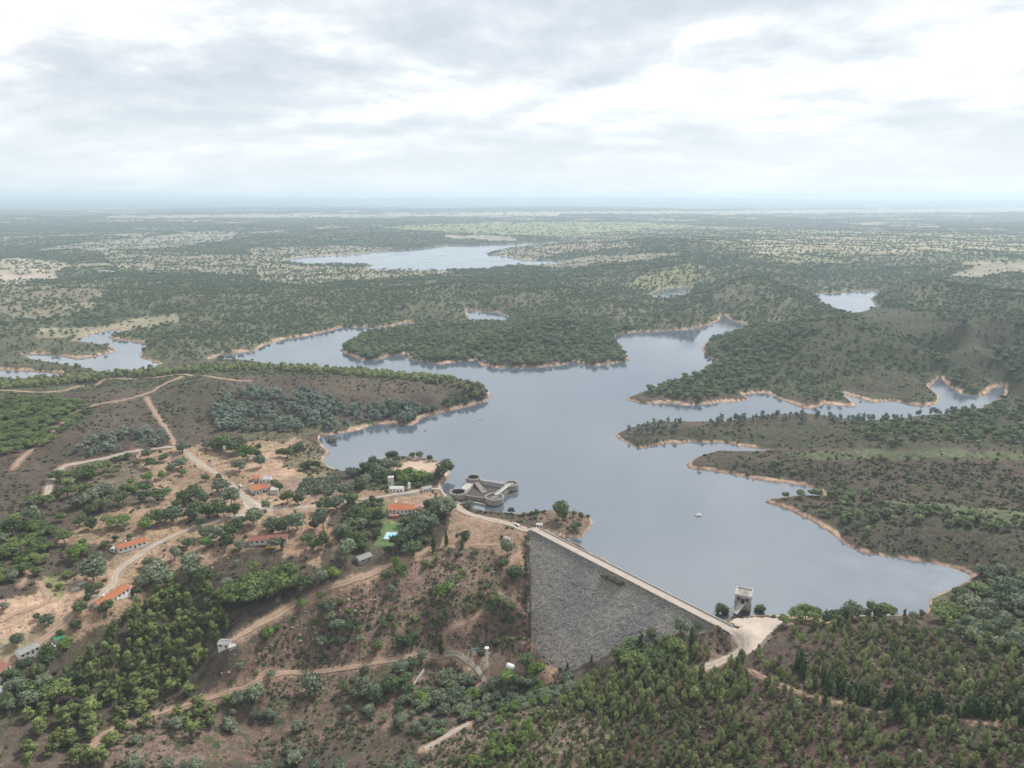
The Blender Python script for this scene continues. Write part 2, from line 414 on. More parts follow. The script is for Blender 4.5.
# ------------------------------------------------------------------ land cover of the ground (albedo, with far sun patches painted in)
gz = GZ.ravel()
px, py = proj(gx, gy, gz)
infr = (gy > 0) & (px > -150) & (px < 1174) & (py < 900)
scale_px = np.hypot(np.hypot(gx, gy), CAM_H) / FPX           # metres per pixel: the ragged edges get one real size
e1 = (fbm(gx / 18, gy / 18, 51, 4) - 0.5) * 26 / scale_px; e2 = (fbm(gx / 18, gy / 18, 57, 4) - 0.5) * 18 / scale_px
qx = px + e1 * 0.55; qy = py + e2 * 0.45
COLR = np.zeros((len(gx), 3)); SCR = np.zeros(len(gx)); WD = np.zeros(len(gx))
def C(*c): return np.array(c)
SCRUB = C(.098, .070, .060); SOIL = C(.365, .245, .170); RED = C(.38, .215, .13); PALE = C(.54, .45, .37); DRY = C(.27, .225, .15)
GREEN = C(.10, .16, .05); WOOD = C(.075, .078, .048); BANK = C(.46, .315, .225); GREY = C(.33, .29, .26)
COLR[:] = SCRUB; SCR[:] = 0.6
far = sstep(235, 330, 560 - py)       # country beyond the reservoir: wooded pasture
cw = fbm(gx / 160, gy / 160, 61, 4)
# wooded pasture: dry grass with green wood
wp = sstep(0.40, 0.62, cw)
fcol = C(.135, .130, .082)[None] * (1 - wp[:, None]) + WOOD[None] * 1.55 * wp[:, None]
far = sstep(880, 1080, gr) * sstep(366, 356, py) * ((px < 640) | (py < 345))
COLR[:] = COLR * (1 - far[:, None]) + fcol * far[:, None]
SCR[:] = SCR * (1 - far) + 0.5 * far
WD[:] = far * np.clip(0.60 + 0.5 * wp, 0, 1)
# mosaic of woods, pastures and stubble on the far country
fm = np.nonzero((gr > 2300) & (gr < 30000))[0]
fsz = 330.0; wxx = gx[fm] + (fbm(gx[fm] / 300, gy[fm] / 300, 63, 3) - .5) * 420; wyy = gy[fm] + (fbm(gx[fm] / 300, gy[fm] / 300, 65, 3) - .5) * 420
bd = np.full(len(fm), 1e9); bi = np.zeros(len(fm)); bj = np.zeros(len(fm))
for ox in (-1, 0, 1):
    for oy in (-1, 0, 1):
        ci = np.floor(wxx / fsz) + ox; cj = np.floor(wyy / fsz) + oy
        h1 = _tab[ci.astype(int) & 255, cj.astype(int) & 255]; h2 = _tab[(ci.astype(int) + 77) & 255, (cj.astype(int) + 31) & 255]
        d2_ = (wxx - (ci + h1) * fsz) ** 2 + (wyy - (cj + h2) * fsz) ** 2; k_ = d2_ < bd
        bd = np.where(k_, d2_, bd); bi = np.where(k_, ci, bi); bj = np.where(k_, cj, bj)
hv = _tab[(bi.astype(int) * 3 + 11) & 255, (bj.astype(int) * 5 + 7) & 255]
for lo_, hi_, cc_, wd0 in ((.74, .82, (.30, .26, .19), .12), (.82, .87, (.21, .22, .11), .25), (.88, .92, (.40, .34, .26), .03), (0, .30, (.115, .125, .072), 1.0), (.30, .45, (.15, .15, .085), .8)):
    k_ = fm[(hv >= lo_) & (hv < hi_)]; COLR[k_] = COLR[k_] * .35 + np.array(cc_) * .65; WD[k_] = wd0; SCR[k_] = .2
def zone(poly, col, scr, amt=1.0, warp=1.0, wd=None):
    P = np.array(poly, float); lo = P.min(0) - 20; hi = P.max(0) + 20
    idx = np.nonzero(infr & (px > lo[0]) & (px < hi[0]) & (py > lo[1]) & (py < hi[1]))[0]
    if len(idx) == 0: return
    x = px[idx] * (1 - warp) + qx[idx] * warp; y = py[idx] * (1 - warp) + qy[idx] * warp
    m = pip(x, y, P)
    k = idx[m]
    COLR[k] = COLR[k] * (1 - amt) + np.asarray(col) * amt; SCR[k] = SCR[k] * (1 - amt) + scr * amt
    WD[k] = wd if wd is not None else (scr if P[:, 1].mean() < 300 else 0.0)
# far fields (pale dry pasture and stubble, some paler for painted sunlight)
zone([(-100,262),(20,258),(70,262),(55,275),(20,285),(-100,290)], C(.42,.36,.27), .2, .8)
zone([(-100,277),(50,274),(62,279),(-100,283)], C(.50,.38,.33), .05, .7)
zone([(35,250),(80,243),(150,237),(200,231),(240,232),(230,240),(170,247),(110,250)], C(.30,.275,.22), .15, .8)
zone([(-100,282),(110,285),(95,310),(30,320),(-100,322)], C(.29,.245,.18), .40, .75, wd=.34)
zone([(35,328),(100,326),(130,320),(180,312),(178,322),(130,330),(80,337),(35,340)], C(.31,.27,.18), .15, .9, wd=.12)
zone([(-60,338),(40,338),(110,335),(160,345),(165,372),(60,380),(-60,392)], C(.105,.105,.062), .6, .8, wd=.16)
zone([(100,250),(260,256),(250,275),(120,272)], C(.36,.31,.23), .4, .7)
zone([(250,248),(350,246),(400,248),(300,262),(255,262)], C(.33,.28,.21), .3, .8)
zone([(256,262),(310,266),(420,268),(460,272),(300,285),(256,280)], C(.34,.29,.21), .35, .8)
zone([(560,235),(620,228),(700,226),(770,228),(1060,236),(1060,254),(900,256),(840,264),(768,262),(700,240),(640,238),(560,242)], C(.32,.29,.17), .45, .7)
zone([(375,228),(420,224),(520,222),(640,222),(700,226),(560,236),(480,234)], C(.24,.26,.12), .15, .9)
zone([(740,240),(800,236),(900,238),(1060,246),(1060,252),(960,250),(900,253),(820,250),(780,260),(765,256)], C(.42,.35,.24), .3, .7)  # tan field band, a patch of sunlight put into its colour
zone([(500,243),(560,242),(620,238),(640,246),(570,252),(520,262),(500,256)], C(.36,.29,.22), .35, .8)
zone([(150,215),(560,213),(560,216),(150,218)], C(.42,.36,.27), .05, .7)
zone([(350,212.5),(700,211),(1060,207),(1060,212),(700,214)], C(.42,.36,.26), .05, .8)
zone([(620,290),(650,270),(690,262),(712,268),(700,284),(660,290)], C(.25,.24,.12), .55)  # sunlit wooded hillside: the sunlight is painted as paler yellow-green ground
zone([(800,256),(1060,254),(1060,262),(850,262)], C(.16,.17,.09), .4, .8)
# hill on the right: scrub with grass spurs
zone([(640,395),(720,350),(850,310),(1060,296),(1060,410),(940,408),(770,395)], C(.060,.067,.038), .95, wd=.45)
zone([(850,312),(900,308),(960,325),(970,345),(940,330),(910,335)], C(.070,.064,.043), .9)
zone([(950,330),(990,318),(1050,330),(1050,390),(965,380)], C(.066,.064,.042), .9)
zone([(840,375),(900,368),(940,385),(930,400),(850,395)], C(.070,.064,.043), .9)
zone([(610,440),(700,425),(860,420),(1060,400),(1060,450),(860,448),(780,448),(640,448)], C(.062,.060,.040), .95, wd=.12)
zone([(780,452),(950,450),(1060,452),(1060,462),(950,458),(800,460)], C(.115,.130,.070), .7)
zone([(690,470),(800,460),(1060,466),(1060,520),(900,505),(800,485)], C(.080,.059,.050), .9)
zone([(890,500),(1060,515),(1060,528),(900,520)], C(.12,.13,.07), .6)
zone([(800,505),(880,500),(1000,525),(1060,530),(1060,590),(970,570),(860,545)], C(.076,.062,.051), .9)
# left peninsula
zone([(-100,385),(120,378),(260,366),(430,374),(500,390),(430,384),(260,376),(100,392),(-100,402)], C(.078,.082,.044), .8)
zone([(130,395),(200,380),(250,390),(210,420),(150,425)], C(.078,.060,.049), .85)
zone([(0,400),(60,400),(95,410),(70,430),(30,450),(-60,455),(-60,400)], C(.075,.085,.045), .8)
zone([(310,375),(380,378),(480,382),(430,390),(400,398),(340,395)], C(.125,.088,.070), .7)
zone([(250,425),(330,418),(360,425),(320,434),(290,440),(240,440)], C(.13,.115,.07), .6)
zone([(318,437),(330,432),(370,426),(390,423),(380,420),(340,428)], C(.24,.24,.12), .3)
# village soil
zone([(140,452),(200,445),(260,442),(300,440),(330,452),(330,490),(440,490),(445,505),(330,512),(320,570),(265,545),(215,560),(160,600),(90,640),(0,680),(-60,700),(-60,610),(60,590),(110,560),(120,545),(60,545),(80,520),(140,505),(170,490),(135,480)], SOIL * .86, .35)
zone([(60,470),(135,458),(150,470),(160,500),(120,505),(80,500),(60,490)], C(.17,.125,.095), .5)
zone([(0,600),(40,594),(60,585),(90,590),(105,600),(90,612),(50,625),(0,645),(-60,650),(-60,605)], SOIL * 1.08, .1)
zone([(0,640),(60,618),(80,612),(40,645),(0,668)], C(.30,.24,.15), .2)
zone([(40,575),(70,580),(62,600),(40,598)], C(.20,.19,.09), .3)
zone([(225,470),(265,455),(300,450),(290,478),(262,478),(235,476)], SOIL * 1.05, .15)
zone([(275,480),(330,478),(340,492),(330,500),(280,500)], C(.23,.165,.125), .1)
zone([(300,476),(332,465),(338,472),(318,480)], C(.13,.19,.07), .2, .5)
zone([(300,440),(325,447),(335,470),(310,475),(280,468)], C(.19,.15,.10), .7)
zone([(385,472),(395,463),(415,459),(440,462),(444,468),(430,474),(405,476)], SOIL * 1.12, .02, .5)
zone([(352,470),(385,462),(395,475),(440,476),(430,486),(390,488),(360,490)], C(.09,.12,.05), .7)
zone([(388,498),(432,492),(434,505),(428,512),(414,512),(410,504)], SOIL * 1.1, .1, .6)
zone([(360,505),(388,502),(388,516),(400,522),(378,525),(362,518)], C(.17,.19,.08), .3)
zone([(384,523),(402,523),(402,546),(370,547)], C(.10,.19,.055), .02, .3)
zone([(452,508),(475,518),(528,532),(527,545),(505,533),(475,541),(462,547),(440,550),(448,530)], SOIL * .95, .2)
zone([(470,543),(500,530),(526,540),(525,575),(512,590),(498,600),(485,610),(492,585),(505,570),(480,562),(470,552)], SOIL * .88, .4)
zone([(400,560),(480,545),(528,575),(535,655),(520,660),(480,648),(440,650),(380,655),(280,690),(230,700),(200,700),(240,650),(300,612)], C(.205,.130,.105), .85)
zone([(228,640),(262,620),(300,604),(345,580),(400,560),(440,548),(438,556),(380,580),(330,596),(300,612),(262,628),(240,648)], SOIL * 1.0, .1, .5)
zone([(500,652),(520,655),(560,670),(548,684),(520,680),(505,672)], SOIL * .75, .3)
zone([(455,655),(500,652),(512,668),(500,690),(480,690)], SOIL * .85, .3)
zone([(180,700),(300,680),(400,665),(440,680),(430,720),(250,760),(60,768),(90,740)], C(.175,.118,.095), .85)
# eucalyptus and pine grounds
zone([(60,650),(150,600),(230,590),(225,640),(190,690),(90,700)], C(.095,.075,.055), .7)
zone([(440,768),(560,700),(640,668),(700,664),(745,660),(800,640),(930,622),(1100,620),(1100,900),(400,900)], C(.086,.052,.047), .85)
zone([(430,740),(470,725),(560,705),(620,720),(560,790),(400,790)], C(.20,.145,.11), .8)
zone([(730,618),(782,618),(790,616),(800,612),(782,626),(770,634),(756,647),(740,656),(725,652)], PALE * .8, .0, .35)
zone([(695,640),(712,636),(728,640),(733,648),(722,656),(700,664),(690,655)], C(.16,.115,.09), .6)
zone([(783,612),(850,614),(850,622),(790,624)], SOIL, .2)
zone([(930,590),(1060,575),(1060,660),(980,655),(940,625)], C(.11,.11,.065), .8)
zone([(540,512),(565,510),(590,516),(596,522),(585,535),(560,535),(545,527)], SOIL * 1.0, .2, .4)
# bare orange shore band, left by the falling water
bw = (2.0 + 5.0 * sstep(.25, .75, fbm(gx / 20, gy / 20, 71, 4))) * np.clip(gr / 900, .75, 1.5)
bm = sstep(0, 1, (bw - SD) / (0.35 * bw)) * (SD > -30) * (~downstream) * (1 - .55 * sstep(1000, 2200, gr))
bb = (fbm(gx / 6, gy / 6, 77, 3) * .5 + .75)[:, None]
COLR[:] = COLR * (1 - bm[:, None]) + BANK * bb * bm[:, None]; SCR[:] = SCR * (1 - bm)
wet = (SD < 0.25 * bw) & (SD > -30) & ~downstream
COLR[wet] *= .55
# soft large-scale variation
COLR *= (0.62 + 0.76 * fbm(gx / 45, gy / 45, 81, 4))[:, None]
var = sstep(.35, .65, fbm(gx / 26, gy / 26, 88, 4))[:, None] * (SCR > .3)[:, None]
COLR = COLR * (1 - var * .45) + COLR * np.array([.72, .74, .62]) * var * .6
COLR = np.clip(COLR, 0.01, 0.7)

# ------------------------------------------------------------------ roads and tracks: centre lines
ROADS = [
 ('road', 'PAVED', 5.0, [(47,497),(49,487),(52,478),(58,471),(68,465),(90,461),(115,456),(135,451),(155,448.5),(175,447),(184,451),(195,460),(215,473),(235,488),(246,499),(254,507)]),
 ('road', 'PAVED', 4.4, [(262,507),(275,508.5),(290,507.5),(309,507),(325,505),(337,502.5),(356,499.5),(376,497.5),(395,494),(415,491),(440,489.5),(447,492)]),
 ('road', 'PAVED', 4.2, [(250,508),(238,514),(222,519),(205,524.5),(185,531),(165,540),(150,547.5),(136,558),(122,567),(115,576),(114,583),(106,590),(99,597)]),
 ('dirt_track', 'DIRT', 4.5, [(100,598),(86,606),(76,611),(62,625),(49,635),(35,646),(16,660),(0,667),(-30,685)]),
 ('dam_road', 'PAVED', 6.5, [(444,488),(448,497),(453,504),(462,510),(476,516),(496,521),(515,525.5),(532,530)]),
 ('dam_road', 'PAVED', 6.5, [(727,628),(736,633.5),(742,640),(743,647),(738,653),(728,658),(716,664),(704,668)]),
 ('dirt_track', 'DIRT', 3.2, [(14,468),(25,455),(35,448),(48,438),(60,425),(75,413),(95,405),(120,401),(145,394),(165,384),(182,376.5)]),
 ('dirt_track', 'DIRT', 3.6, [(147,398),(152,408),(158,417),(164,426),(170,436),(175,445)]),
 ('dirt_track', 'DIRT', 4.0, [(-40,391),(0,390),(30,392),(55,391.5),(75,387),(100,382),(130,379),(160,377),(184,374),(215,377.5),(250,381)]),
 ('dirt_track', 'DIRT', 2.8, [(84,752),(96,741),(115,728),(150,716),(185,705),(215,697),(245,688),(268,677),(300,673),(335,670),(370,664),(400,658.5),(425,655.5),(447,654)]),
 ('dirt_track', 'DIRT', 4.0, [(232,641),(246,632),(262,622),(278,614),(292,606),(312,597),(328,588),(350,581),(380,570),(405,560),(428,549)]),
 ('dirt_track', 'PAVED', 3.2, [(445,654),(458,654.5),(466,660),(476,668),(484,680),(488,691)]),
 ('dirt_track', 'DIRT', 2.4, [(470,653),(490,654),(497,660),(501,669)]),
 ('road', 'PAVED', 3.4, [(424,749),(440,740),(452,732.5),(470,723)]),
 ('dirt_track', 'RED', 3.6, [(311,508),(309,521),(308,532),(301,543),(288,555)]),
 ('dirt_track', 'RED', 3.0, [(311,512),(318,522),(326,531),(333,541),(336,548)]),
 ('dirt_track', 'RED', 2.6, [(327,531),(337,527),(348,522)]),
 ('dirt_track', 'DIRT', 3.0, [(295,438),(288,444),(277,452),(268,460),(269,469),(271,478)]),
 ('dirt_track', 'DIRT', 1.7, [(752,671),(764,677),(776,683),(800,692),(820,698),(852,706),(880,712),(918,714),(963,721),(1000,724)]),
 ('dirt_track', 'DIRT', 1.8, [(444,635),(461.6,625),(477,616),(485,609),(497,598),(512,589)]),
 ('dirt_track', 'DIRT', 2.6, [(468,546),(480,544.5),(492,545),(503,545)]),
 ('dirt_track', 'DIRT', 2.2, [(526,545),(517,555),(510,563),(503,572)]),
 ('dirt_track', 'DIRT', 3.0, [(0,622),(20,612),(40,606),(48,598),(44,590),(40,582)]),
 ('dirt_track', 'DIRT', 2.4, [(20,585),(30,572),(26,564)]),
]
def resample(P, step):
    P = np.array(P, float); out = []
    Q = np.vstack([2 * P[0] - P[1], P, 2 * P[-1] - P[-2]])
    for i in range(1, len(Q) - 2):
        k = max(2, int(np.linalg.norm(Q[i + 1] - Q[i]) / step))
        t = np.linspace(0, 1, k, endpoint=False)[:, None]
        out.append(0.5 * (2 * Q[i] + (Q[i + 1] - Q[i - 1]) * t + (2 * Q[i - 1] - 5 * Q[i] + 4 * Q[i + 1] - Q[i + 2]) * t ** 2 + (3 * Q[i] - Q[i - 1] - 3 * Q[i + 1] + Q[i + 2]) * t ** 3))
    out.append(P[-1:]); return np.vstack(out)
ROADW = []
for nm, mt, wd_, pts in ROADS:
    x, y, z = hit([p[0] for p in pts], [p[1] for p in pts])
    C2 = resample(np.stack([x, y], -1), 2.5); ROADW.append(C2)
    lo = C2.min(0) - 12; hi = C2.max(0) + 12
    idx = np.nonzero((gx > lo[0]) & (gx < hi[0]) & (gy > lo[1]) & (gy < hi[1]))[0]
    if len(idx) == 0: continue
    d2 = np.full(len(idx), 1e9)
    for p in C2: d2 = np.minimum(d2, (gx[idx] - p[0]) ** 2 + (gy[idx] - p[1]) ** 2)
    k = 1 - sstep(wd_ * .5, wd_ * .5 + 2.6, np.sqrt(d2) + (fbm(gx[idx] / 4, gy[idx] / 4, 90, 2) - .5) * 3)
    COLR[idx] = COLR[idx] * (1 - .8 * k[:, None]) + (SOIL * 1.0) * .8 * k[:, None]; SCR[idx] *= (1 - k)
# ------------------------------------------------------------------ ground sheet
m, nt, b = nmat('ground')
at = nd(nt, 'ShaderNodeAttribute', attribute_name='cover'); sc = nd(nt, 'ShaderNodeAttribute', attribute_name='scrub')
n1 = noise_fac(nt, 0.9, 4, 0.7); n2 = noise_fac(nt, 0.16, 5, 0.7); n3 = noise_fac(nt, 0.02, 4, 0.6)
f = mathn(nt, 'ADD', mathn(nt, 'MULTIPLY', n1.outputs['Fac'], 0.8), mathn(nt, 'MULTIPLY', n2.outputs['Fac'], 0.9))
f = mathn(nt, 'ADD', mathn(nt, 'MULTIPLY', mathn(nt, 'SUBTRACT', f, 0.85), 2.5), 1.0)
bc = mixc(nt, at.outputs['Color'], f, 1.0, 'MULTIPLY')
geo = nd(nt, 'ShaderNodeNewGeometry')
def spots(scale, thr, soft, colr, src, amount):
    v = nd(nt, 'ShaderNodeTexVoronoi', feature='F1'); v.inputs['Scale'].default_value = scale; v.inputs['Randomness'].default_value = 1.0
    nt.links.new(geo.outputs['Position'], v.inputs['Vector'])
    sep = nd(nt, 'ShaderNodeSeparateColor'); nt.links.new(v.outputs['Color'], sep.inputs[0])
    t = mathn(nt, 'MULTIPLY', sep.outputs[0], thr)
    t = mathn(nt, 'MULTIPLY', t, mathn(nt, 'ADD', mathn(nt, 'MULTIPLY', n2.outputs['Fac'], 1.8), 0.1))
    k = mathn(nt, 'MULTIPLY', mathn(nt, 'SUBTRACT', t, v.outputs['Distance']), soft, True)
    k = mathn(nt, 'MULTIPLY', k, mathn(nt, 'MULTIPLY', sc.outputs['Fac'], amount, True))
    vc = ramp(nt, sep.outputs[1], [(0.0, colr[0]), (0.5, colr[1]), (1.0, colr[2])])
    return k, vc.outputs[0]
k, c = spots(0.42, 0.8, 4.0, ((.045, .055, .026), (.09, .105, .045), (.075, .055, .045)), 0, 1.25); bc = mixc(nt, bc, c, k)
k, c = spots(0.17, 0.75, 3.0, ((.04, .055, .028), (.07, .085, .04), (.085, .06, .05)), 1, 1.1); bc = mixc(nt, bc, c, k)
k, c = spots(1.3, 0.6, 4.0, ((.30, .23, .17), (.22, .17, .12), (.12, .12, .06)), 2, 0.6); bc = mixc(nt, bc, c, k)
nt.links.new(bc, b.inputs['Base Color'])
b.inputs['Roughness'].default_value = 0.95; b.inputs['Specular IOR Level'].default_value = 0.1
bp = nd(nt, 'ShaderNodeBump'); bp.inputs['Strength'].default_value = 0.7; bp.inputs['Distance'].default_value = 1.2
nt.links.new(n1.outputs['Fac'], bp.inputs['Height']); nt.links.new(bp.outputs[0], b.inputs['Normal'])
MAT_GROUND = m
ii = (np.arange(NR - 1)[:, None] * NT + np.arange(NT - 1)[None]).ravel()
Fg = np.stack([ii, ii + 1, ii + NT + 1, ii + NT], -1)[:, ::-1]
wr = np.arange(NR - 1) * NT
Fg = np.vstack([Fg, np.stack([wr + NT - 1, wr, wr + NT, wr + 2 * NT - 1], -1)[:, ::-1]])
# outward step of the far rim closes below the horizon; the small disc under the camera is closed by one fan
me = np_mesh('ground', np.stack([gx, gy, GZ.ravel()], -1), Fg, MAT_GROUND, True)
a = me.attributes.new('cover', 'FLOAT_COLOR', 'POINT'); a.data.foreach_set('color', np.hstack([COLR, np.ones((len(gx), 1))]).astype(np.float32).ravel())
a = me.attributes.new('scrub', 'FLOAT', 'POINT'); a.data.foreach_set('value', SCR.astype(np.float32))
o = bpy.data.objects.new('ground', me); COL.objects.link(o); tag(o, kind='structure')

# ------------------------------------------------------------------ water sheet (flat, at height 0, cut from the same grid)
wm = (SD < 4 * kk) & (SD > -1e4) & ~((dt > -3) & (ds > -20) & (ds < DLEN + 30) & (dt < 150))
wg = wm.reshape(NR, NT)
fw = (wg[:-1, :-1] | wg[1:, :-1] | wg[:-1, 1:] | wg[1:, 1:])
fi, fj = np.nonzero(fw)
q = np.stack([fi * NT + fj, (fi + 1) * NT + fj, (fi + 1) * NT + fj + 1, fi * NT + fj + 1], -1)
used, inv = np.unique(q.ravel(), return_inverse=True)
m, nt, b = nmat('water')
b.inputs['Base Color'].default_value = (.095, .115, .138, 1); b.inputs['Roughness'].default_value = 0.10; b.inputs['IOR'].default_value = 2.9
n1 = noise_fac(nt, 0.5, 3, 0.6); n2 = noise_fac(nt, 0.011, 5, 0.65)
r = ramp(nt, n2.outputs['Fac'], [(0.38, (0.03,) * 3), (0.62, (0.17,) * 3)]); nt.links.new(r.outputs[0], b.inputs['Roughness'])
bp = nd(nt, 'ShaderNodeBump'); bp.inputs['Strength'].default_value = 0.10; bp.inputs['Distance'].default_value = 0.3
nt.links.new(n1.outputs['Fac'], bp.inputs['Height']); nt.links.new(bp.outputs[0], b.inputs['Normal'])
MAT_WATER = m
me = np_mesh('water', np.stack([gx[used], gy[used], np.zeros(len(used))], -1), inv.reshape(-1, 4), MAT_WATER, False)
o = bpy.data.objects.new('water', me); COL.objects.link(o); tag(o, kind='structure')

# ------------------------------------------------------------------ sky, sun, air
SUN_EL, SUN_AZ = R(47), R(42)          # azimuth clockwise from the view direction
world = bpy.data.worlds.new('World'); scene.world = world; world.use_nodes = True
nt = world.node_tree; nt.nodes.clear()
out = nd(nt, 'ShaderNodeOutputWorld'); bg = nd(nt, 'ShaderNodeBackground'); nt.links.new(bg.outputs[0], out.inputs[0])
sky = nd(nt, 'ShaderNodeTexSky', sky_type='NISHITA'); sky.sun_disc = False; sky.sun_elevation = SUN_EL; sky.sun_rotation = SUN_AZ
bg.inputs['Strength'].default_value = 0.060
tc = nd(nt, 'ShaderNodeTexCoord'); sp = nd(nt, 'ShaderNodeSeparateXYZ'); nt.links.new(tc.outputs['Generated'], sp.inputs[0])
up = mathn(nt, 'ADD', mathn(nt, 'MAXIMUM', sp.outputs['Z'], 0.0), 0.20)
cb = nd(nt, 'ShaderNodeCombineXYZ')
nt.links.new(mathn(nt, 'DIVIDE', sp.outputs['X'], up), cb.inputs[0]); nt.links.new(mathn(nt, 'DIVIDE', sp.outputs['Y'], up), cb.inputs[1])
def cl(scale, det, ro, off, dist=0.0):
    mp = nd(nt, 'ShaderNodeMapping'); mp.inputs['Location'].default_value = off; mp.inputs['Scale'].default_value = (scale, scale, scale)
    nt.links.new(cb.outputs[0], mp.inputs['Vector'])
    n = nd(nt, 'ShaderNodeTexNoise'); n.inputs['Scale'].default_value = 1.0; n.inputs['Detail'].default_value = det; n.inputs['Roughness'].default_value = ro; n.inputs['Distortion'].default_value = dist
    nt.links.new(mp.outputs[0], n.inputs['Vector']); return n.outputs['Fac']
big = cl(0.95, 7, 0.54, (4.3, 2.6, 0), 0.2); sh = cl(0.95, 5, 0.54, (4.26, 2.49, 0), 0.2); fine = cl(3.6, 5, 0.60, (7.7, 2.2, 0.4), 0.3)
f = mathn(nt, 'ADD', mathn(nt, 'MULTIPLY', big, 0.66), mathn(nt, 'MULTIPLY', fine, 0.34))
f = mathn(nt, 'ADD', f, mathn(nt, 'MULTIPLY', mathn(nt, 'SUBTRACT', big, sh), 0.55))
cloud = ramp(nt, f, [(0.39, (3.8, 4.15, 4.5)), (0.46, (4.35, 4.65, 4.95)), (0.515, (4.95, 5.2, 5.4)), (0.56, (5.75, 5.9, 6.05)), (0.63, (7.1, 7.1, 7.1))])
# the haze of the far sky: thin veil paler toward the horizon
hz = nd(nt, 'ShaderNodeMapRange', interpolation_type='SMOOTHSTEP'); hz.inputs['From Min'].default_value = 0.0; hz.inputs['From Max'].default_value = 0.16
nt.links.new(sp.outputs['Z'], hz.inputs['Value'])
veil = mixc(nt, (5.3, 5.7, 6.0), cloud.outputs[0], mathn(nt, 'ADD', mathn(nt, 'MULTIPLY', hz.outputs[0], 0.75), 0.25))
gap = mathn(nt, 'MULTIPLY', mathn(nt, 'SUBTRACT', fine, 0.5, True), 0.25)
skyc = mixc(nt, veil, sky.outputs[0], 0.06)
nt.links.new(skyc, bg.inputs['Color'])
sd_ = bpy.data.lights.new('sun', 'SUN'); sd_.energy = 1.5; sd_.angle = R(10); sd_.color = (1.0, .975, .94)
so = bpy.data.objects.new('sun', sd_); COL.objects.link(so)
dirv = Vector((math.sin(SUN_AZ) * math.cos(SUN_EL), math.cos(SUN_AZ) * math.cos(SUN_EL), math.sin(SUN_EL)))
so.rotation_euler = dirv.to_track_quat('Z', 'Y').to_euler(); so.location = (0, 0, 600)
zt = max(CAM_H + 12, float(GZ.max()) + 25); zb = min(float(GZ.min()), -60) - 1.0
hb = MB(); hb.box(-46000, -46000, zb, 46000, 46000, zt)
hm = bpy.data.materials.new('haze'); hm.use_nodes = True; nt = hm.node_tree; nt.nodes.clear()
ho = nd(nt, 'ShaderNodeOutputMaterial'); pv = nd(nt, 'ShaderNodeVolumePrincipled'); nt.links.new(pv.outputs[0], ho.inputs['Volume'])
pv.inputs['Color'].default_value = (.72, .865, 1.0, 1); pv.inputs['Density'].default_value = HAZE_DENSITY; pv.inputs['Anisotropy'].default_value = 0.25
ho_ = hb.build('haze', hm); tag(ho_, kind='stuff')
scene.cycles.volume_bounces = 2
world.cycles.sampling_method = 'MANUAL'; world.cycles.sample_map_resolution = 512
scene.view_settings.view_transform = 'Standard'; scene.view_settings.look = 'None'; scene.view_settings.gamma = 1; scene.view_settings.use_curve_mapping = False
scene.view_settings.exposure = 1.54
# ------------------------------------------------------------------ road sheets
MAT_PAVED = plain('pale_road', (.41, .345, .29), .95, .22, .35); MAT_DIRT = plain('dirt_road', (.37, .26, .19), .97, .25, .4); MAT_RED = plain('red_dirt', (.36, .215, .135), .97, .25, .4)
for m_ in (MAT_PAVED, MAT_DIRT, MAT_RED):            # wheel ruts: worn paler strips either side of a duller crown
    nt = m_.node_tree; b = nt.nodes['Principled BSDF']; src = b.inputs['Base Color'].links[0].from_socket
    at = nd(nt, 'ShaderNodeAttribute', attribute_name='across'); n = noise_fac(nt, .5, 3)
    r = ramp(nt, mathn(nt, 'ADD', at.outputs['Fac'], mathn(nt, 'MULTIPLY', mathn(nt, 'SUBTRACT', n.outputs['Fac'], .5), .5)), [(0.0, (.74, .76, .70)), (0.28, (.95, .95, .93)), (0.5, (1.12, 1.1, 1.08)), (0.95, (.70, .72, .64))])
    nt.links.new(mixc(nt, src, r.outputs[0], 1.0, 'MULTIPLY'), b.inputs['Base Color'])
for (nm, mt, wd_, pts), C2 in zip(ROADS, ROADW):
    T = np.gradient(C2, axis=0); T /= np.linalg.norm(T, axis=1)[:, None] + 1e-9; Nn = np.stack([-T[:, 1], T[:, 0]], -1)
    offs = np.array([-1, -.8, -.4, 0, .4, .8, 1]) * wd_ / 2
    wob = 1 + (vnoise(np.arange(len(C2)) * .5, np.zeros(len(C2)) + wd_, 5) - .5) * .5
    P = C2[:, None, :] + Nn[:, None, :] * offs[None, :, None] * wob[:, None, None]
    zg = ground(P[..., 0].ravel(), P[..., 1].ravel()).reshape(P.shape[:2]) + np.array([-.05, .14, .2, .22, .2, .14, -.05])[None]
    zc = np.convolve(np.pad(zg[:, 3], 2, 'edge'), np.ones(5) / 5, 'valid')[:, None]
    zg = np.maximum(zg, np.minimum(zc - .1, zg + .3))
    V = np.dstack([P, zg]).reshape(-1, 3); k = len(offs); nr = len(C2)
    i = (np.arange(nr - 1)[:, None] * k + np.arange(k - 1)[None]).ravel()
    me = np_mesh(nm, V, np.stack([i, i + k, i + k + 1, i + 1], -1), {'PAVED': MAT_PAVED, 'DIRT': MAT_DIRT, 'RED': MAT_RED}[mt], True)
    at_ = me.attributes.new('across', 'FLOAT', 'POINT'); at_.data.foreach_set('value', np.tile(np.abs(offs) / (wd_ / 2), nr).astype(np.float32))
    o = bpy.data.objects.new(nm, me); COL.objects.link(o); tag(o, kind='structure')

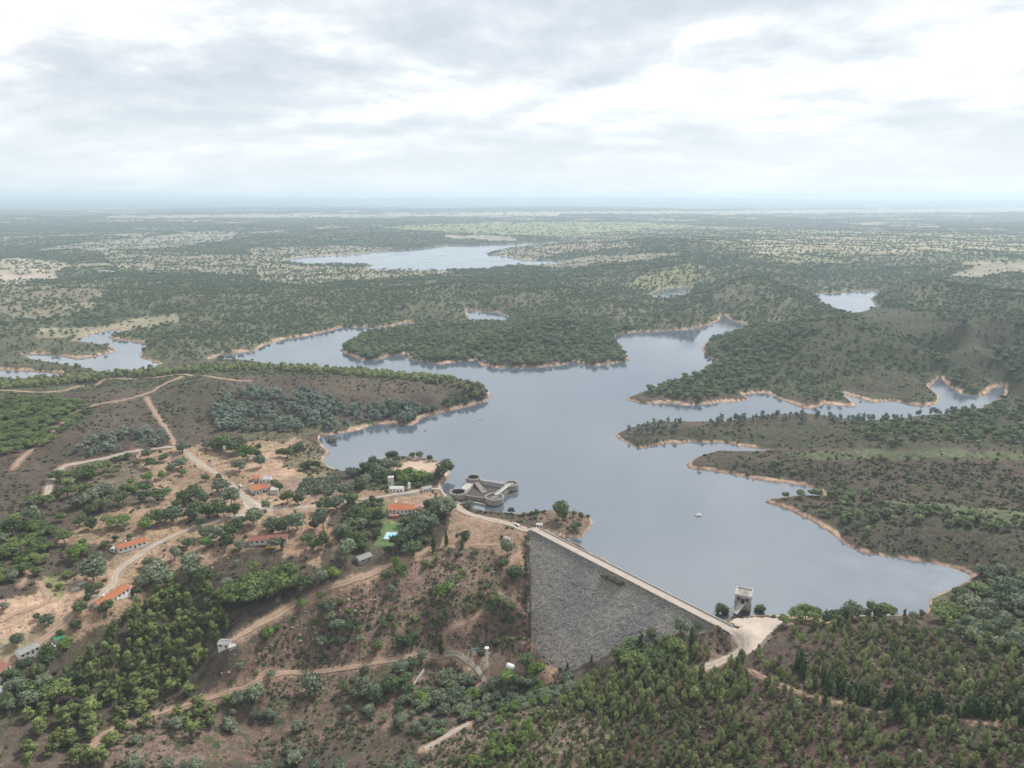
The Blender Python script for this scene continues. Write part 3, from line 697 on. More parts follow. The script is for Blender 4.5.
# ------------------------------------------------------------------ shared materials
MAT_ROOF = plain('clay_tiles', (.52, .20, .10), .85, .35, 1.2); MAT_OLDROOF = plain('old_clay_tiles', (.34, .16, .115), .9, .35, 1.0)
MAT_WHITE = plain('limewash', (.78, .76, .72), .9, .12, .7); MAT_DIRTY = plain('stained_limewash', (.60, .56, .50), .9, .25, .6)
MAT_PANE = plain('window_glass', (.035, .04, .045), .15, .2, 3); MAT_WOODD = plain('door_wood', (.16, .09, .05), .7, .3, 3)
MAT_CONC = plain('old_concrete', (.33, .30, .265), .92, .42, .35, .15, (.15, .13, .115)); MAT_CONCL = plain('pale_concrete', (.46, .43, .39), .92, .3, .4); MAT_DARKIN = plain('wet_and_shaded_concrete', (.085, .073, .063), .8, .3, .5)  # the darkest tone serves waterline stains and painted shade inside shafts and basin
MAT_GREYROOF = plain('fibre_cement', (.36, .35, .33), .9, .25, .8); MAT_PINK = plain('faded_red_sheet', (.42, .20, .20), .8, .2, 1)
MAT_POOL = plain('pool_water', (.36, .62, .78), .12, .15, .3); MAT_BLUE = plain('blue_cover', (.06, .16, .40), .5, .3, .6)
MAT_STEEL = plain('painted_steel', (.70, .70, .68), .5, .15, 1); MAT_TEAL = plain('teal_paint', (.07, .26, .25), .5, .2, 1); MAT_TYRE = plain('rubber', (.03, .03, .03), .8, .2, 2)
MAT_STONE = plain('pale_boulder', (.38, .34, .28), .95, .4, .7, .3); MAT_BEIGE = plain('beige_render', (.42, .34, .24), .92, .25, .5); MAT_GREENP = plain('green_sheet', (.06, .20, .11), .6, .2, 1)
MAT_HULLW = plain('white_gelcoat', (.75, .75, .74), .4, .1, 2); MAT_ORANGE = plain('orange_plastic', (.65, .20, .06), .5, .1, 2); MAT_CARDK = plain('dark_car_paint', (.03, .035, .045), .3, .1, 2); MAT_CARBL = plain('blue_car_paint', (.10, .20, .40), .3, .1, 2); MAT_CARRED = plain('red_car_paint', (.45, .06, .05), .35, .1, 2); MAT_YELLOW = plain('yellow_paint', (.65, .45, .05), .5, .1, 2)

# ------------------------------------------------------------------ draped sheets cut from the ground grid
def drape(name, poly, mat, off, warp=.25):
    P = np.array(poly, float); m_ = (pip(px * (1 - warp) + qx * warp, py * (1 - warp) + qy * warp, P) & infr).reshape(NR, NT)
    SCR[m_.ravel()] = 0
    fi, fj = np.nonzero(m_[:-1, :-1] & m_[1:, :-1] & m_[:-1, 1:] & m_[1:, 1:])
    q = np.stack([fi * NT + fj, (fi + 1) * NT + fj, (fi + 1) * NT + fj + 1, fi * NT + fj + 1], -1)
    used, inv = np.unique(q.ravel(), return_inverse=True)
    o = bpy.data.objects.new(name, np_mesh(name, np.stack([gx, gy, GZ.ravel() + off], -1)[used], inv.reshape(-1, 4), mat, True)); COL.objects.link(o); return tag(o, kind='structure')
MAT_COURT = plain('pale_gravel', (.47, .39, .32), .95, .16, .12); MAT_LAWN = plain('mown_grass', (.125, .185, .070), .95, .3, .3)
drape('forecourt', [(728,622),(737,617),(755,616.5),(782,617),(791,616),(783,622),(776,630),(765,638),(757,648),(745,658),(733,660),(738,652),(743,645),(741,638)], MAT_COURT, .07)
drape('junction_yard', [(236,489),(246,493),(254,500),(262,503),(278,506),(276,511),(262,512),(250,517),(238,522),(232,517),(244,508),(240,497)], MAT_COURT, .06)
drape('lawn', [(384,523),(403,523),(402,546),(371,547.5)], MAT_LAWN, .06, .05)
drape('bare_clearing', [(392,470),(397,463.5),(415,460),(438,462),(442,467),(430,473),(408,475.5)], plain('bare_pale_soil', (.46, .34, .25), .95, .15, .2), .06, .2)
# ------------------------------------------------------------------ the dam
def dam_w(s, t, z): return (L0[0] + DAX[0] * s + DN[0] * t, L0[1] + DAX[1] * s + DN[1] * t, z)
dam_yaw = math.atan2(DAX[1], DAX[0])
mid = dam_w(DLEN / 2, 0, CREST_Z)
dam = empty('rockfill_dam', mid, 0, 'grey rockfill dam with a pale crest road holding back the reservoir', 'dam')
def rel(p): return (p[0] - mid[0], p[1] - mid[1], p[2] - mid[2])
m, nt, b = nmat('rockfill')
geo = nd(nt, 'ShaderNodeNewGeometry')
v1 = nd(nt, 'ShaderNodeTexVoronoi'); v1.inputs['Scale'].default_value = 1.9; nt.links.new(geo.outputs['Position'], v1.inputs['Vector'])
v2 = nd(nt, 'ShaderNodeTexVoronoi'); v2.inputs['Scale'].default_value = 3.2; nt.links.new(geo.outputs['Position'], v2.inputs['Vector'])
n1 = noise_fac(nt, 0.035, 5, 0.65); n2 = noise_fac(nt, 0.35, 4, .6)
sep = nd(nt, 'ShaderNodeSeparateColor'); nt.links.new(v1.outputs['Color'], sep.inputs[0])
sep2 = nd(nt, 'ShaderNodeSeparateColor'); nt.links.new(v2.outputs['Color'], sep2.inputs[0])
rock = ramp(nt, mathn(nt, 'ADD', mathn(nt, 'MULTIPLY', sep.outputs[0], .6), mathn(nt, 'MULTIPLY', sep2.outputs[0], .4)), [(0.1, (.125, .118, .112)), (0.45, (.20, .188, .175)), (0.9, (.40, .37, .325))])
big_ = ramp(nt, n1.outputs['Fac'], [(0.35, (.82, .82, .85)), (0.52, (1.0, .98, .96)), (0.66, (1.14, 1.10, 1.02))])
cc = mixc(nt, rock.outputs[0], big_.outputs[0], 1.0, 'MULTIPLY')
nt.links.new(cc, b.inputs['Base Color']); b.inputs['Roughness'].default_value = .95; b.inputs['Specular IOR Level'].default_value = .1
bp = nd(nt, 'ShaderNodeBump'); bp.inputs['Strength'].default_value = .9; bp.inputs['Distance'].default_value = .6; bp.invert = True
nt.links.new(v1.outputs['Distance'], bp.inputs['Height']); nt.links.new(bp.outputs[0], b.inputs['Normal'])
MAT_ROCK = m
st = np.array([dam_st(p[0], p[1]) for p in FACE3]); 
poly = np.vstack([st, [[DLEN, 0]], [[0, 0]]])
gs = np.arange(-6, DLEN + 6, 1.0); gt = np.arange(0, 110, 1.0)
GS, GT = np.meshgrid(gs, gt); sel = pip(GS.ravel(), GT.ravel(), poly) | (polydist(GS.ravel(), GT.ravel(), poly) < 3.5)
sel &= (GS.ravel() > -3.0)
sel = sel.reshape(GS.shape)
disp = (fbm(GS / 2.2, GT / 2.2, 7, 3) - .5) * 1.1 * sstep(0, 2, GT)
GZf = CREST_Z - .35 - GT / DSLOPE + disp
fc = sel[:-1, :-1] & sel[1:, :-1] & sel[:-1, 1:] & sel[1:, 1:]
fi, fj = np.nonzero(fc); nsx = len(gs)
q = np.stack([fi * nsx + fj, (fi + 1) * nsx + fj, (fi + 1) * nsx + fj + 1, fi * nsx + fj + 1], -1)
used, inv = np.unique(q.ravel(), return_inverse=True)
xs = L0[0] + DAX[0] * GS.ravel() + DN[0] * GT.ravel() - mid[0]; ys = L0[1] + DAX[1] * GS.ravel() + DN[1] * GT.ravel() - mid[1]
me = np_mesh('rock_face', np.stack([xs, ys, GZf.ravel() - mid[2]], -1)[used], inv.reshape(-1, 4)[:, ::-1], MAT_ROCK, False)
o = bpy.data.objects.new('rock_face', me); COL.objects.link(o); o.parent = dam
def dam_box(name, s0, s1, t0, t1, z0, z1, mat, n=1):
    b_ = MB()
    c = [rel(dam_w(s, t, z)) for z in (z0, z1) for s, t in ((s0, t0), (s1, t0), (s1, t1), (s0, t1))]
    a = [b_.v(*p) for p in c]
    for qd in ((0, 1, 2, 3), (4, 5, 6, 7), (0, 1, 5, 4), (1, 2, 6, 5), (2, 3, 7, 6), (3, 0, 4, 7)): b_.f([a[k] for k in qd])
    o = b_.build(name, mat, dam)
    bm = bmesh.new(); bm.from_mesh(o.data); bmesh.ops.recalc_face_normals(bm, faces=bm.faces); bm.to_mesh(o.data); bm.free()
    return o
dam_box('crest_deck', -2, DLEN + 2, -7.0, 0.4, CREST_Z - 2.5, CREST_Z, MAT_CONC)
dam_box('parapet', 0, DLEN - 1, -0.05, 0.45, CREST_Z - .6, CREST_Z + .75, MAT_CONC)
dam_box('parapet', 2, DLEN - 3, -7.15, -6.65, CREST_Z - .6, CREST_Z + .9, MAT_CONCL)
b_ = MB()
a = [b_.v(*rel(dam_w(s, t, z))) for s, t, z in ((-2, -7.05, CREST_Z - .5), (DLEN + 2, -7.05, CREST_Z - .5), (DLEN + 2, -20, -4), (-2, -20, -4), (-2, -7.05, -8), (DLEN + 2, -7.05, -8))]
b_.f([a[3], a[2], a[1], a[0]]); b_.f([a[0], a[4], a[3]]); b_.f([a[1], a[2], a[5]]); b_.f([a[4], a[5], a[2], a[3]])
b_.build('upstream_slope', MAT_CONC, dam)
# crest road sheet
b_ = MB(); ps = np.linspace(-1.5, DLEN + 1.5, 40)
L_ = [(b_.v(*dam_w(s, -6.6, CREST_Z + .012)), b_.v(*dam_w(s, -.1, CREST_Z + .012))) for s in ps]
for p, q_ in zip(L_[:-1], L_[1:]): b_.f([p[0], p[1], q_[1], q_[0]])
o = b_.build('crest_road', plain('crest_gravel', (.43, .365, .305), .95, .2, .3)); tag(o, kind='structure')

# ------------------------------------------------------------------ spillway: four round shafts, walls, walkway
def W3(px, py, z): x, y = unproj(px, py, z); return Vector((float(x), float(y), float(z)))
def local(o, v): return o.matrix_basis.inverted() @ v
sp0 = W3(485, 492, 0)
spill = empty('spillway', sp0, 0, 'concrete spillway of four open round shafts joined by walls in the water', 'spillway')
def part(parent, b_, name, mat, smooth=False):
    b_.V = [Vector(v) - parent.location for v in b_.V]
    o = b_.build(name, mat, parent, smooth)
    bm = bmesh.new(); bm.from_mesh(o.data); bmesh.ops.recalc_face_normals(bm, faces=bm.faces); bm.to_mesh(o.data); bm.free()
    return o
MAT_SHAFT = plain('weathered_shaft', (.35, .31, .27), .92, .4, .5, .15, (.17, .15, .13)); MAT_WALLB = plain('brown_stained_concrete', (.27, .225, .19), .92, .4, .4)
DR = {}
for key, (x, y, rp) in {'A': (473.4, 477.2, 6.3), 'B': (458.2, 491.8, 7.0), 'C': (494.5, 496.6, 7.5), 'D': (511, 483.4, 6.2)}.items():
    c = W3(x, y, 5.4); DR[key] = (c, rp)
    b_ = MB(); b_.lathe([(rp, -9), (rp, .9), (rp, 3.4), (rp + .3, 3.4), (rp + .3, 5.6), (rp - 1.3, 5.6), (rp - 1.35, 5.2)], 40, (c.x, c.y, 0))
    d = part(spill, b_, 'shaft', MAT_SHAFT, False)
    b_ = MB(); b_.lathe([(rp - 1.36, 5.25), (rp - 1.6, 3.4), (rp - 2.2, 2.0), (rp - 2.8, -1.0), (rp - 2.9, -9)], 40, (c.x, c.y, 0)); o = part(spill, b_, 'throat', MAT_DARKIN); o.parent = d  # shade inside the open shaft painted as a near-black lining
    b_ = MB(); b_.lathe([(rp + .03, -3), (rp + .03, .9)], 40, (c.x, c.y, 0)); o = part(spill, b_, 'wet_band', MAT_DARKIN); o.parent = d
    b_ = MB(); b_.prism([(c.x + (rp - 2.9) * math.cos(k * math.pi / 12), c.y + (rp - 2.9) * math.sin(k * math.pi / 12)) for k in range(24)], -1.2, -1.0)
    o = part(spill, b_, 'shaft_bottom', MAT_DARKIN); o.parent = d  # same painted shade at the bottom of the shaft
    nr = 12
    for k in range(nr):
        a_ = k * 2 * math.pi / nr + .1; ca, sa = math.cos(a_), math.sin(a_)
        b_ = MB(); b_.box(c.x + ca * (rp - 1.0) - .3, c.y + sa * (rp - 1.0) - .3, 5.2, c.x + ca * (rp - 1.0) + .3, c.y + sa * (rp - 1.0) + .3, 6.4)
        o = part(spill, b_, 'post', MAT_CONCL); o.parent = d
        if key in 'DC':
            b_ = MB(); b_.bar((c.x + ca * (rp - 1.3), c.y + sa * (rp - 1.3), 5.0), (c.x + ca * 1.2, c.y + sa * 1.2, 4.6), .25, 5)
            o = part(spill, b_, 'rib', MAT_CONCL); o.parent = d
    if key in 'DC':
        b_ = MB(); b_.lathe([(1.6, 4.3), (1.6, 5.2), (1.0, 5.2), (1.0, 4.3)], 14, (c.x, c.y, 0), True)
        o = part(spill, b_, 'hub_ring', MAT_CONCL); o.parent = d
def wall_between(p, q_, thick, z0, z1, name, mat):
    p = Vector((p[0], p[1], 0)); q_ = Vector((q_[0], q_[1], 0)); u = (q_ - p).normalized(); n_ = Vector((-u.y, u.x, 0)) * thick / 2
    b_ = MB(); b_.prism([(p + n_).to_tuple()[:2], (p - n_).to_tuple()[:2], (q_ - n_).to_tuple()[:2], (q_ + n_).to_tuple()[:2]], z0, z1)
    return part(spill, b_, name, mat)
cA, cB, cC, cD = (DR[k][0] for k in 'ABCD')
def toward(p, q_, d): return p + (q_ - p).normalized() * d
wall_between(toward(cB, cC, 5.8), toward(cC, cB, 6.4), 1.5, -9, 3.3, 'front_wall', MAT_WALLB)
wall_between(toward(cA, cD, 5.2), toward(cD, cA, 5.2), 1.4, -9, 4.2, 'back_wall', MAT_CONCL)
wall_between(toward(cA, cB, 5.2), toward(cB, cA, 5.8), 6.5, -9, 2.9, 'deck', MAT_CONCL)
wall_between(toward(cC, cD, 6.2), toward(cD, cC, 5.2), 3.6, -9, 3.2, 'deck', MAT_WALLB)
b_ = MB(); b_.prism([(p.x, p.y) for p in (toward(cA, cC, 4), toward(cB, cD, 6), toward(cC, cA, 6.5), toward(cD, cB, 5.5))], -8, .35); part(spill, b_, 'basin_floor', MAT_DARKIN)  # shade of the recess between the shafts put into the floor colour
pm = (cA + cC) / 2; pa = toward(cA, cC, 6.4)
ax = (cC - cA).normalized(); nn = Vector((-ax.y, ax.x, 0))
b_ = MB(); P_ = [pa + nn * 2.0, pa - nn * 2.0, pm + ax * 2 - nn * 2.6, pm + ax * 2 + nn * 2.6]
lo_ = [b_.v(p.x, p.y, -8) for p in P_]; hi_ = [b_.v(p.x, p.y, z) for p, z in zip(P_, (3.6, 3.6, .8, .8))]
b_.f(lo_); b_.f(hi_)
for k in range(4): b_.f([lo_[k], lo_[(k + 1) % 4], hi_[(k + 1) % 4], hi_[k]])
part(spill, b_, 'sloping_pier', MAT_WALLB)
u = (cD - cC).normalized(); n_ = Vector((-u.y, u.x, 0))
b_ = MB()
for sgn in (-1.3, 1.3):
    p = toward(cC, cD, 3) + n_ * sgn; q_ = toward(cD, cC, 3) + n_ * sgn
    b_.bar((p.x, p.y, 6.9), (q_.x, q_.y, 6.9), .12, 5); b_.bar((p.x, p.y, 6.4), (q_.x, q_.y, 6.4), .08, 5)
    for k in range(7):
        r_ = p + (q_ - p) * k / 6; b_.bar((r_.x, r_.y, 5.6), (r_.x, r_.y, 6.9), .1, 4)
part(spill, b_, 'railing', MAT_STEEL)
wall_between(toward(cC, cD, 2.6), toward(cD, cC, 2.6), 2.9, 5.35, 5.75, 'walkway', MAT_CONCL)
b_ = MB()
p, q_ = toward(cA, cD, 5), toward(cD, cA, 4)
b_.bar((p.x, p.y, 5.4), (q_.x, q_.y, 5.4), .14, 5)
for k in range(9):
    r_ = p + (q_ - p) * k / 8; b_.bar((r_.x, r_.y, 4.1), (r_.x, r_.y, 5.4), .12, 4)
part(spill, b_, 'railing', MAT_STEEL)
p, q_ = W3(468, 501, 1.2), W3(486, 504.3, 1.2)
wall_between(p, q_, .9, -4, 1.3, 'training_wall', MAT_CONCL)
p, q_ = W3(451, 489, 4.8), W3(458, 491, 4.8)
wall_between(p, toward(cB, p, 6), 2.4, 3.9, 4.4, 'footbridge', MAT_CONC)

# ------------------------------------------------------------------ intake tower
tb = W3(742.5, 609.5, 0); tyaw = R(-24)
tow = empty('intake_tower', (tb.x, tb.y, -6), 0, 'square concrete intake tower standing in the water beside the pale forecourt', 'tower')
def rot(p, a): return (p[0] * math.cos(a) - p[1] * math.sin(a), p[0] * math.sin(a) + p[1] * math.cos(a), p[2])
def tpart(b_, name, mat, parent=None):
    b_.V = [Vector(rot(v, tyaw)) for v in b_.V]
    o = b_.build(name, mat, parent or tow)
    return o
hw = 4.5; zt_ = 17.6
b_ = MB(); b_.box(-hw, -hw, -2, hw, hw, 12.0); b_.box(-hw - .25, -hw - .25, 12.0, hw + .25, hw + .25, 12.6); b_.box(-hw + .05, -hw + .05, 12.6, hw - .05, hw - .05, zt_ - .6)
wl = tpart(b_, 'wall', MAT_CONC)
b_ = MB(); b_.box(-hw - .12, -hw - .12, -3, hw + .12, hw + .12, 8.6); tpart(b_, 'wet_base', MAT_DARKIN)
b_ = MB()
b_.box(-hw - .3, -hw - .3, zt_ - .6, hw + .3, hw + .3, zt_ - .1); tpart(b_, 'roof_slab', MAT_CONCL)
b_ = MB()
for x0, y0, x1, y1 in ((-hw - .3, -hw - .3, hw + .3, -hw + .3), (-hw - .3, hw - .3, hw + .3, hw + .3), (-hw - .3, -hw + .3, -hw + .3, hw - .3), (hw - .3, -hw + .3, hw + .3, hw - .3)): b_.box(x0, y0, zt_ - .1, x1, y1, zt_ + .7)
tpart(b_, 'roof_parapet', MAT_CONCL)
b_ = MB(); b_.box(-3.2, -3.0, zt_ - .1, 3.0, 3.2, zt_ + .12); tpart(b_, 'roof_hatch', MAT_CONC)
for (x0, y0, x1, y1) in ((-hw - .06, -1.1, -hw + .1, 1.1), (hw - .1, -1.0, hw + .06, 1.0)):
    b_ = MB(); b_.box(x0, y0, 14.2, x1, y1, 16.6); tpart(b_, 'window', MAT_PANE)
for (x0, x1) in ((-3.2, -1.8), (1.8, 3.2)):
    b_ = MB(); b_.box(x0, -hw - .06, 14.4, x1, -hw + .1, 16.4); tpart(b_, 'window', MAT_PANE)
b_ = MB(); b_.box(-1.0, -hw - .09, 12.62, 1.0, -hw + .1, 15.6); tpart(b_, 'doorway', MAT_PANE)
# bridge from the forecourt up to the doorway
base = hit1(734.5, 617); e = Vector((base.x, base.y, max(base.z, 4.0)))
dl = Vector(rot((0, -hw - .1, 12.4), tyaw)) + tow.location
b_ = MB(); u = Vector((dl.x - e.x, dl.y - e.y, 0)).normalized(); n_ = Vector((-u.y, u.x, 0)) * 1.5
pts = [e + n_, e - n_, dl - n_, dl + n_]
lo_ = [b_.v(*(p + Vector((0, 0, -.5)))) for p in pts]; hi_ = [b_.v(*(p + Vector((0, 0, 0.2)))) for p in pts]
b_.f(lo_); b_.f(hi_)
for k in range(4): b_.f([lo_[k], lo_[(k + 1) % 4], hi_[(k + 1) % 4], hi_[k]])
part(tow, b_, 'footbridge', MAT_CONCL)
b_ = MB()
for sg in (-1, 1):
    p = e + n_ * sg; q_ = dl + n_ * sg; b_.bar(p + Vector((0, 0, 1.2)), q_ + Vector((0, 0, 1.2)), .09, 4)
    for k in range(6):
        r_ = p + (q_ - p) * k / 5; b_.bar(r_, r_ + Vector((0, 0, 1.2)), .08, 4)
part(tow, b_, 'railing', MAT_STEEL)

# ------------------------------------------------------------------ houses
def house(name, cat, label, A, B, width, hwall, hroof, roof=None, wall=None, wins=4, chimney=True, door=True, flat=False, over=.35, mono=False, group=None):
    """A, B: the two ends of the wall base that faces the camera"""
    a = hit1(*A); b2 = hit1(*B); L = math.hypot(b2.x - a.x, b2.y - a.y); yaw = math.atan2(b2.y - a.y, b2.x - a.x)
    xs_ = np.array([a.x, b2.x, (a.x + b2.x) / 2 - math.sin(yaw) * width, a.x - math.sin(yaw) * width, b2.x - math.sin(yaw) * width]); ys_ = np.array([a.y, b2.y, (a.y + b2.y) / 2 + math.cos(yaw) * width, a.y + math.cos(yaw) * width, b2.y + math.cos(yaw) * width])
    gzs = ground(xs_, ys_); zb_ = float(np.median(gzs)); zmin = float(gzs.min())
    root = empty(name, (a.x, a.y, zb_), yaw, label, cat, group)
    wall = wall or MAT_WHITE; roof = roof or MAT_ROOF
    lo = zmin - zb_ - .6
    m_ = MB(); m_.box(0, 0, lo, L, width, hwall)
    if not flat and not mono:
        for x in (0, L):
            i0 = m_.v(x, 0, hwall); i1 = m_.v(x, width, hwall); i2 = m_.v(x, width / 2, hwall + hroof - .05); m_.f([i0, i1, i2] if x else [i2, i1, i0])
    m_.build('wall', wall, root)
    m_ = MB(); ov = over
    if flat:
        m_.box(-.1, -.1, hwall, L + .1, width + .1, hwall + .35); rf = m_.build('roof', roof, root)
    elif mono:
        v = [m_.v(-ov, -ov, hwall + .02), m_.v(L + ov, -ov, hwall + .02), m_.v(L + ov, width + ov, hwall + hroof), m_.v(-ov, width + ov, hwall + hroof)]
        v2 = [m_.v(-ov, -ov, hwall + .22), m_.v(L + ov, -ov, hwall + .22), m_.v(L + ov, width + ov, hwall + hroof + .2), m_.v(-ov, width + ov, hwall + hroof + .2)]
        m_.f(v[::-1]); m_.f(v2)
        for k in range(4): m_.f([v[k], v[(k + 1) % 4], v2[(k + 1) % 4], v2[k]])
        rf = m_.build('roof', roof, root)
    else:
        t = .2; sl = hroof / (width / 2); drop = ov * sl
        prof = [(-ov, hwall - drop), (width / 2, hwall + hroof), (width + ov, hwall - drop), (width + ov, hwall - drop + t), (width / 2, hwall + hroof + t), (-ov, hwall - drop + t)]
        aa = [m_.v(-ov, y, z) for y, z in prof]; bb = [m_.v(L + ov, y, z) for y, z in prof]
        for k in range(6): m_.f([aa[k], aa[(k + 1) % 6], bb[(k + 1) % 6], bb[k]])
        m_.f([aa[0], aa[5], aa[4], aa[1]]); m_.f([aa[1], aa[4], aa[3], aa[2]]); m_.f([bb[1], bb[4], bb[5], bb[0]]); m_.f([bb[2], bb[3], bb[4], bb[1]])
        n_t = max(6, int((L + 2 * ov) / .45))
        for k in range(n_t):           # rows of cover tiles
            x = -ov + (L + 2 * ov) * (k + .5) / n_t
            for y0, y1 in ((-ov, width / 2), (width + ov, width / 2)):
                m_.bar((x, y0, hwall - drop + t + .02), (x, y1, hwall + hroof + t + .02), .09, 4)
        m_.bar((-ov, width / 2, hwall + hroof + t), (L + ov, width / 2, hwall + hroof + t), .16, 6)
        rf = m_.build('roof', roof, root)
        bm = bmesh.new(); bm.from_mesh(rf.data); bmesh.ops.recalc_face_normals(bm, faces=bm.faces); bm.to_mesh(rf.data); bm.free()
    if chimney:
        m_ = MB(); m_.box(L * .3, width * .62, hwall + hroof * .3, L * .3 + .9, width * .62 + .8, hwall + hroof + 1.0); m_.box(L * .3 - .1, width * .62 - .1, hwall + hroof + 1.0, L * .3 + 1.0, width * .62 + .9, hwall + hroof + 1.2); m_.build('chimney', wall, rf)
    slots = wins + (1 if door else 0)
    for k in range(slots):
        xc = L * (k + .5) / slots
        if door and k == slots // 2:
            m_ = MB(); m_.box(xc - .55, -.06, max(lo, 0) + .02, xc + .55, .05, 2.1); m_.build('door', MAT_WOODD, root)
        else:
            m_ = MB(); m_.box(xc - .65, -.05, hwall * .40, xc + .65, .05, hwall * .40 + 1.15); wo = m_.build('window', MAT_PANE, root)
            m_ = MB(); m_.box(xc - .8, -.14, hwall * .40 - .14, xc + .8, .02, hwall * .40 - .02); m_.build('sill', MAT_CONCL, wo)
    m_ = MB(); m_.box(L - .03, width * .4, hwall * .4, L + .05, width * .4 + 1.1, hwall * .4 + 1.1); m_.build('window', MAT_PANE, root)
    return root
house('long_house', 'house', 'long white house with an orange tiled roof just above the pale road bend', (119, 553.5), (147, 546), 6.0, 3.0, 1.6, wins=5)
house('annex', 'outbuilding', 'low flat white annex at the left end of the house above the road bend', (110.5, 552), (118, 553.2), 4.5, 2.3, .3, MAT_CONCL, wins=1, chimney=False, flat=True)
house('row_house', 'house', 'long white row house with an orange tiled roof at the end of the paved lane', (101, 610.5), (131, 597), 6.5, 3.0, 1.7, wins=6)
house('annex', 'outbuilding', 'small white pink roofed extension at the upper end of the row house', (131.5, 596), (136, 594), 5, 2.6, .5, MAT_PINK, wins=1, chimney=False, mono=True)
house('barn', 'barn', 'long low barn with a weathered red roof and white gable wall below the farmhouse', (249, 546), (287, 542.5), 7, 2.8, 2.0, MAT_OLDROOF, MAT_DIRTY, wins=6, chimney=False)
house('farmhouse', 'house', 'white farmhouse with orange roofs at the road junction beside the orchard', (253.5, 494.5), (262, 493), 13, 3.2, 2.2, wins=2)
house('farmhouse_wing', 'house', 'lower wing with a redder roof against the farmhouse on the orchard side', (262.5, 492.6), (268.5, 492), 10, 3.4, 1.6, plain('red_tiles', (.48, .16, .10), .85, .3, 1.2), wins=1, chimney=False)
house('shed', 'outbuilding', 'small tiled shed behind the farmhouse', (252, 481.5), (260, 481), 6, 2.6, 1.2, wins=1, chimney=False)
house('shed', 'outbuilding', 'grey flat roofed shed behind the redder farmhouse wing', (262, 483), (270, 482.6), 8, 2.8, .3, MAT_GREYROOF, wins=1, chimney=False, flat=True)
house('white_block', 'outbuilding', 'plain white walled enclosure right of the farmhouse wing', (270, 494.5), (278, 494.5), 6, 3.6, .3, MAT_CONCL, MAT_DIRTY, wins=0, door=False, chimney=False, flat=True)
house('villa', 'house', 'white villa with a large orange tiled roof above the lawn and swimming pool', (388.5, 515), (408, 514.5), 11, 3.4, 2.4, wins=4)
house('villa_wing', 'house', 'right hand wing of the villa with a lower orange roof', (408.5, 514.3), (415, 513.6), 8, 3.0, 1.6, wins=1, chimney=False)
house('terrace', 'terrace', 'terracotta walled terrace in front of the white villa', (388.8, 518.4), (399, 517.8), 3.5, 1.4, .2, MAT_OLDROOF, plain('terracotta_render', (.40, .19, .11), .9, .2, .8), wins=0, door=False, chimney=False, flat=True)
house('service_building', 'building', 'low white flat roofed building at the foot of the white tower', (389, 492.6), (403, 492.4), 6, 3.0, .3, MAT_CONCL, wins=3, chimney=False, flat=True)
tw = house('control_tower', 'tower', 'tall narrow white tower behind the low flat roofed building', (388.4, 487.5), (394.2, 487.3), 4.6, 8.4, .3, MAT_CONCL, MAT_DIRTY, wins=1, chimney=False, flat=True)
house('chimney_block', 'outbuilding', 'slim white square pillar house right of the low flat roofed building', (408.3, 490.8), (410.8, 490.7), 2.4, 6.2, .3, MAT_CONCL, wins=0, chimney=False, flat=True)
house('kiosk', 'kiosk', 'small white kiosk with a pale ridged roof beside the lane to the spillway', (423.5, 491.8), (432, 491.5), 5.0, 2.8, 1.0, MAT_CONCL, wins=2, chimney=False)
house('shed', 'outbuilding', 'pinkish red sheet roofed shed below the kiosk', (423, 510.5), (430, 506.5), 4.5, 2.2, .6, MAT_PINK, MAT_DIRTY, wins=1, chimney=False, mono=True)
house('stone_hut', 'hut', 'grey roofed stone hut on the slope below the swimming pool', (360, 565.5), (372.5, 559.5), 6.5, 2.4, 1.3, MAT_GREYROOF, MAT_STONE, wins=1, chimney=False)
house('whitewashed_hut', 'hut', 'small whitewashed hut at the lower end of the ridge track', (218.5, 653), (229, 649), 5.0, 2.6, 1.0, MAT_GREYROOF, wins=1, chimney=False)
house('grey_roof_house', 'house', 'low house with a grey fibre roof beside the dirt track near the left edge', (22, 663.5), (41, 654.5), 6.5, 2.6, 1.0, MAT_GREYROOF, wins=3, chimney=False)
house('red_roof_house', 'house', 'white walled house with a dull red roof cut by the left edge', (0, 684), (11, 670), 9, 3.0, 1.6, MAT_OLDROOF, wins=2, chimney=False)
house('shed', 'outbuilding', 'small white shed among bushes below the dull red roof', (1, 700.5), (9, 694), 4, 2.2, .6, MAT_CONCL, wins=0, chimney=False, mono=True)
house('shelter', 'shelter', 'low shelter with a bright green sheet roof under a bush', (57.5, 646.5), (66, 641.5), 4, 1.9, .6, MAT_GREENP, MAT_DIRTY, wins=0, chimney=False, mono=True)
house('gatehouse', 'hut', 'tiny white gatehouse at the left end of the dam crest', (536.5, 528.2), (542.5, 528.6), 3.2, 2.4, .3, MAT_CONCL, wins=1, chimney=False, flat=True)
house('whitewashed_wall', 'wall', 'white garden wall left of the kiosk and the pillar house', (392, 497.2), (418, 494.6), .5, 1.5, .1, MAT_CONCL, wins=0, door=False, chimney=False, flat=True)
house('paved_apron', 'platform', 'pale paved apron beside the whitewashed hut', (229.5, 652), (236.5, 648.5), 5, .4, .1, MAT_CONCL, MAT_CONCL, wins=0, door=False, chimney=False, flat=True)
for A, B, lab in (((71.5, 592), (80, 590), 'pale concrete slab lying on the bare ground left of the lane'), ((80.5, 586), (88.5, 582.5), 'longer pale concrete slab further up beside the lane'), ((90,600),(97,597), 'low white slab wall at the lower end of the row house')):
    house('concrete_slab', 'slab', lab, A, B, 3.4, .5, .1, MAT_CONCL, MAT_CONCL, wins=0, door=False, chimney=False, flat=True)
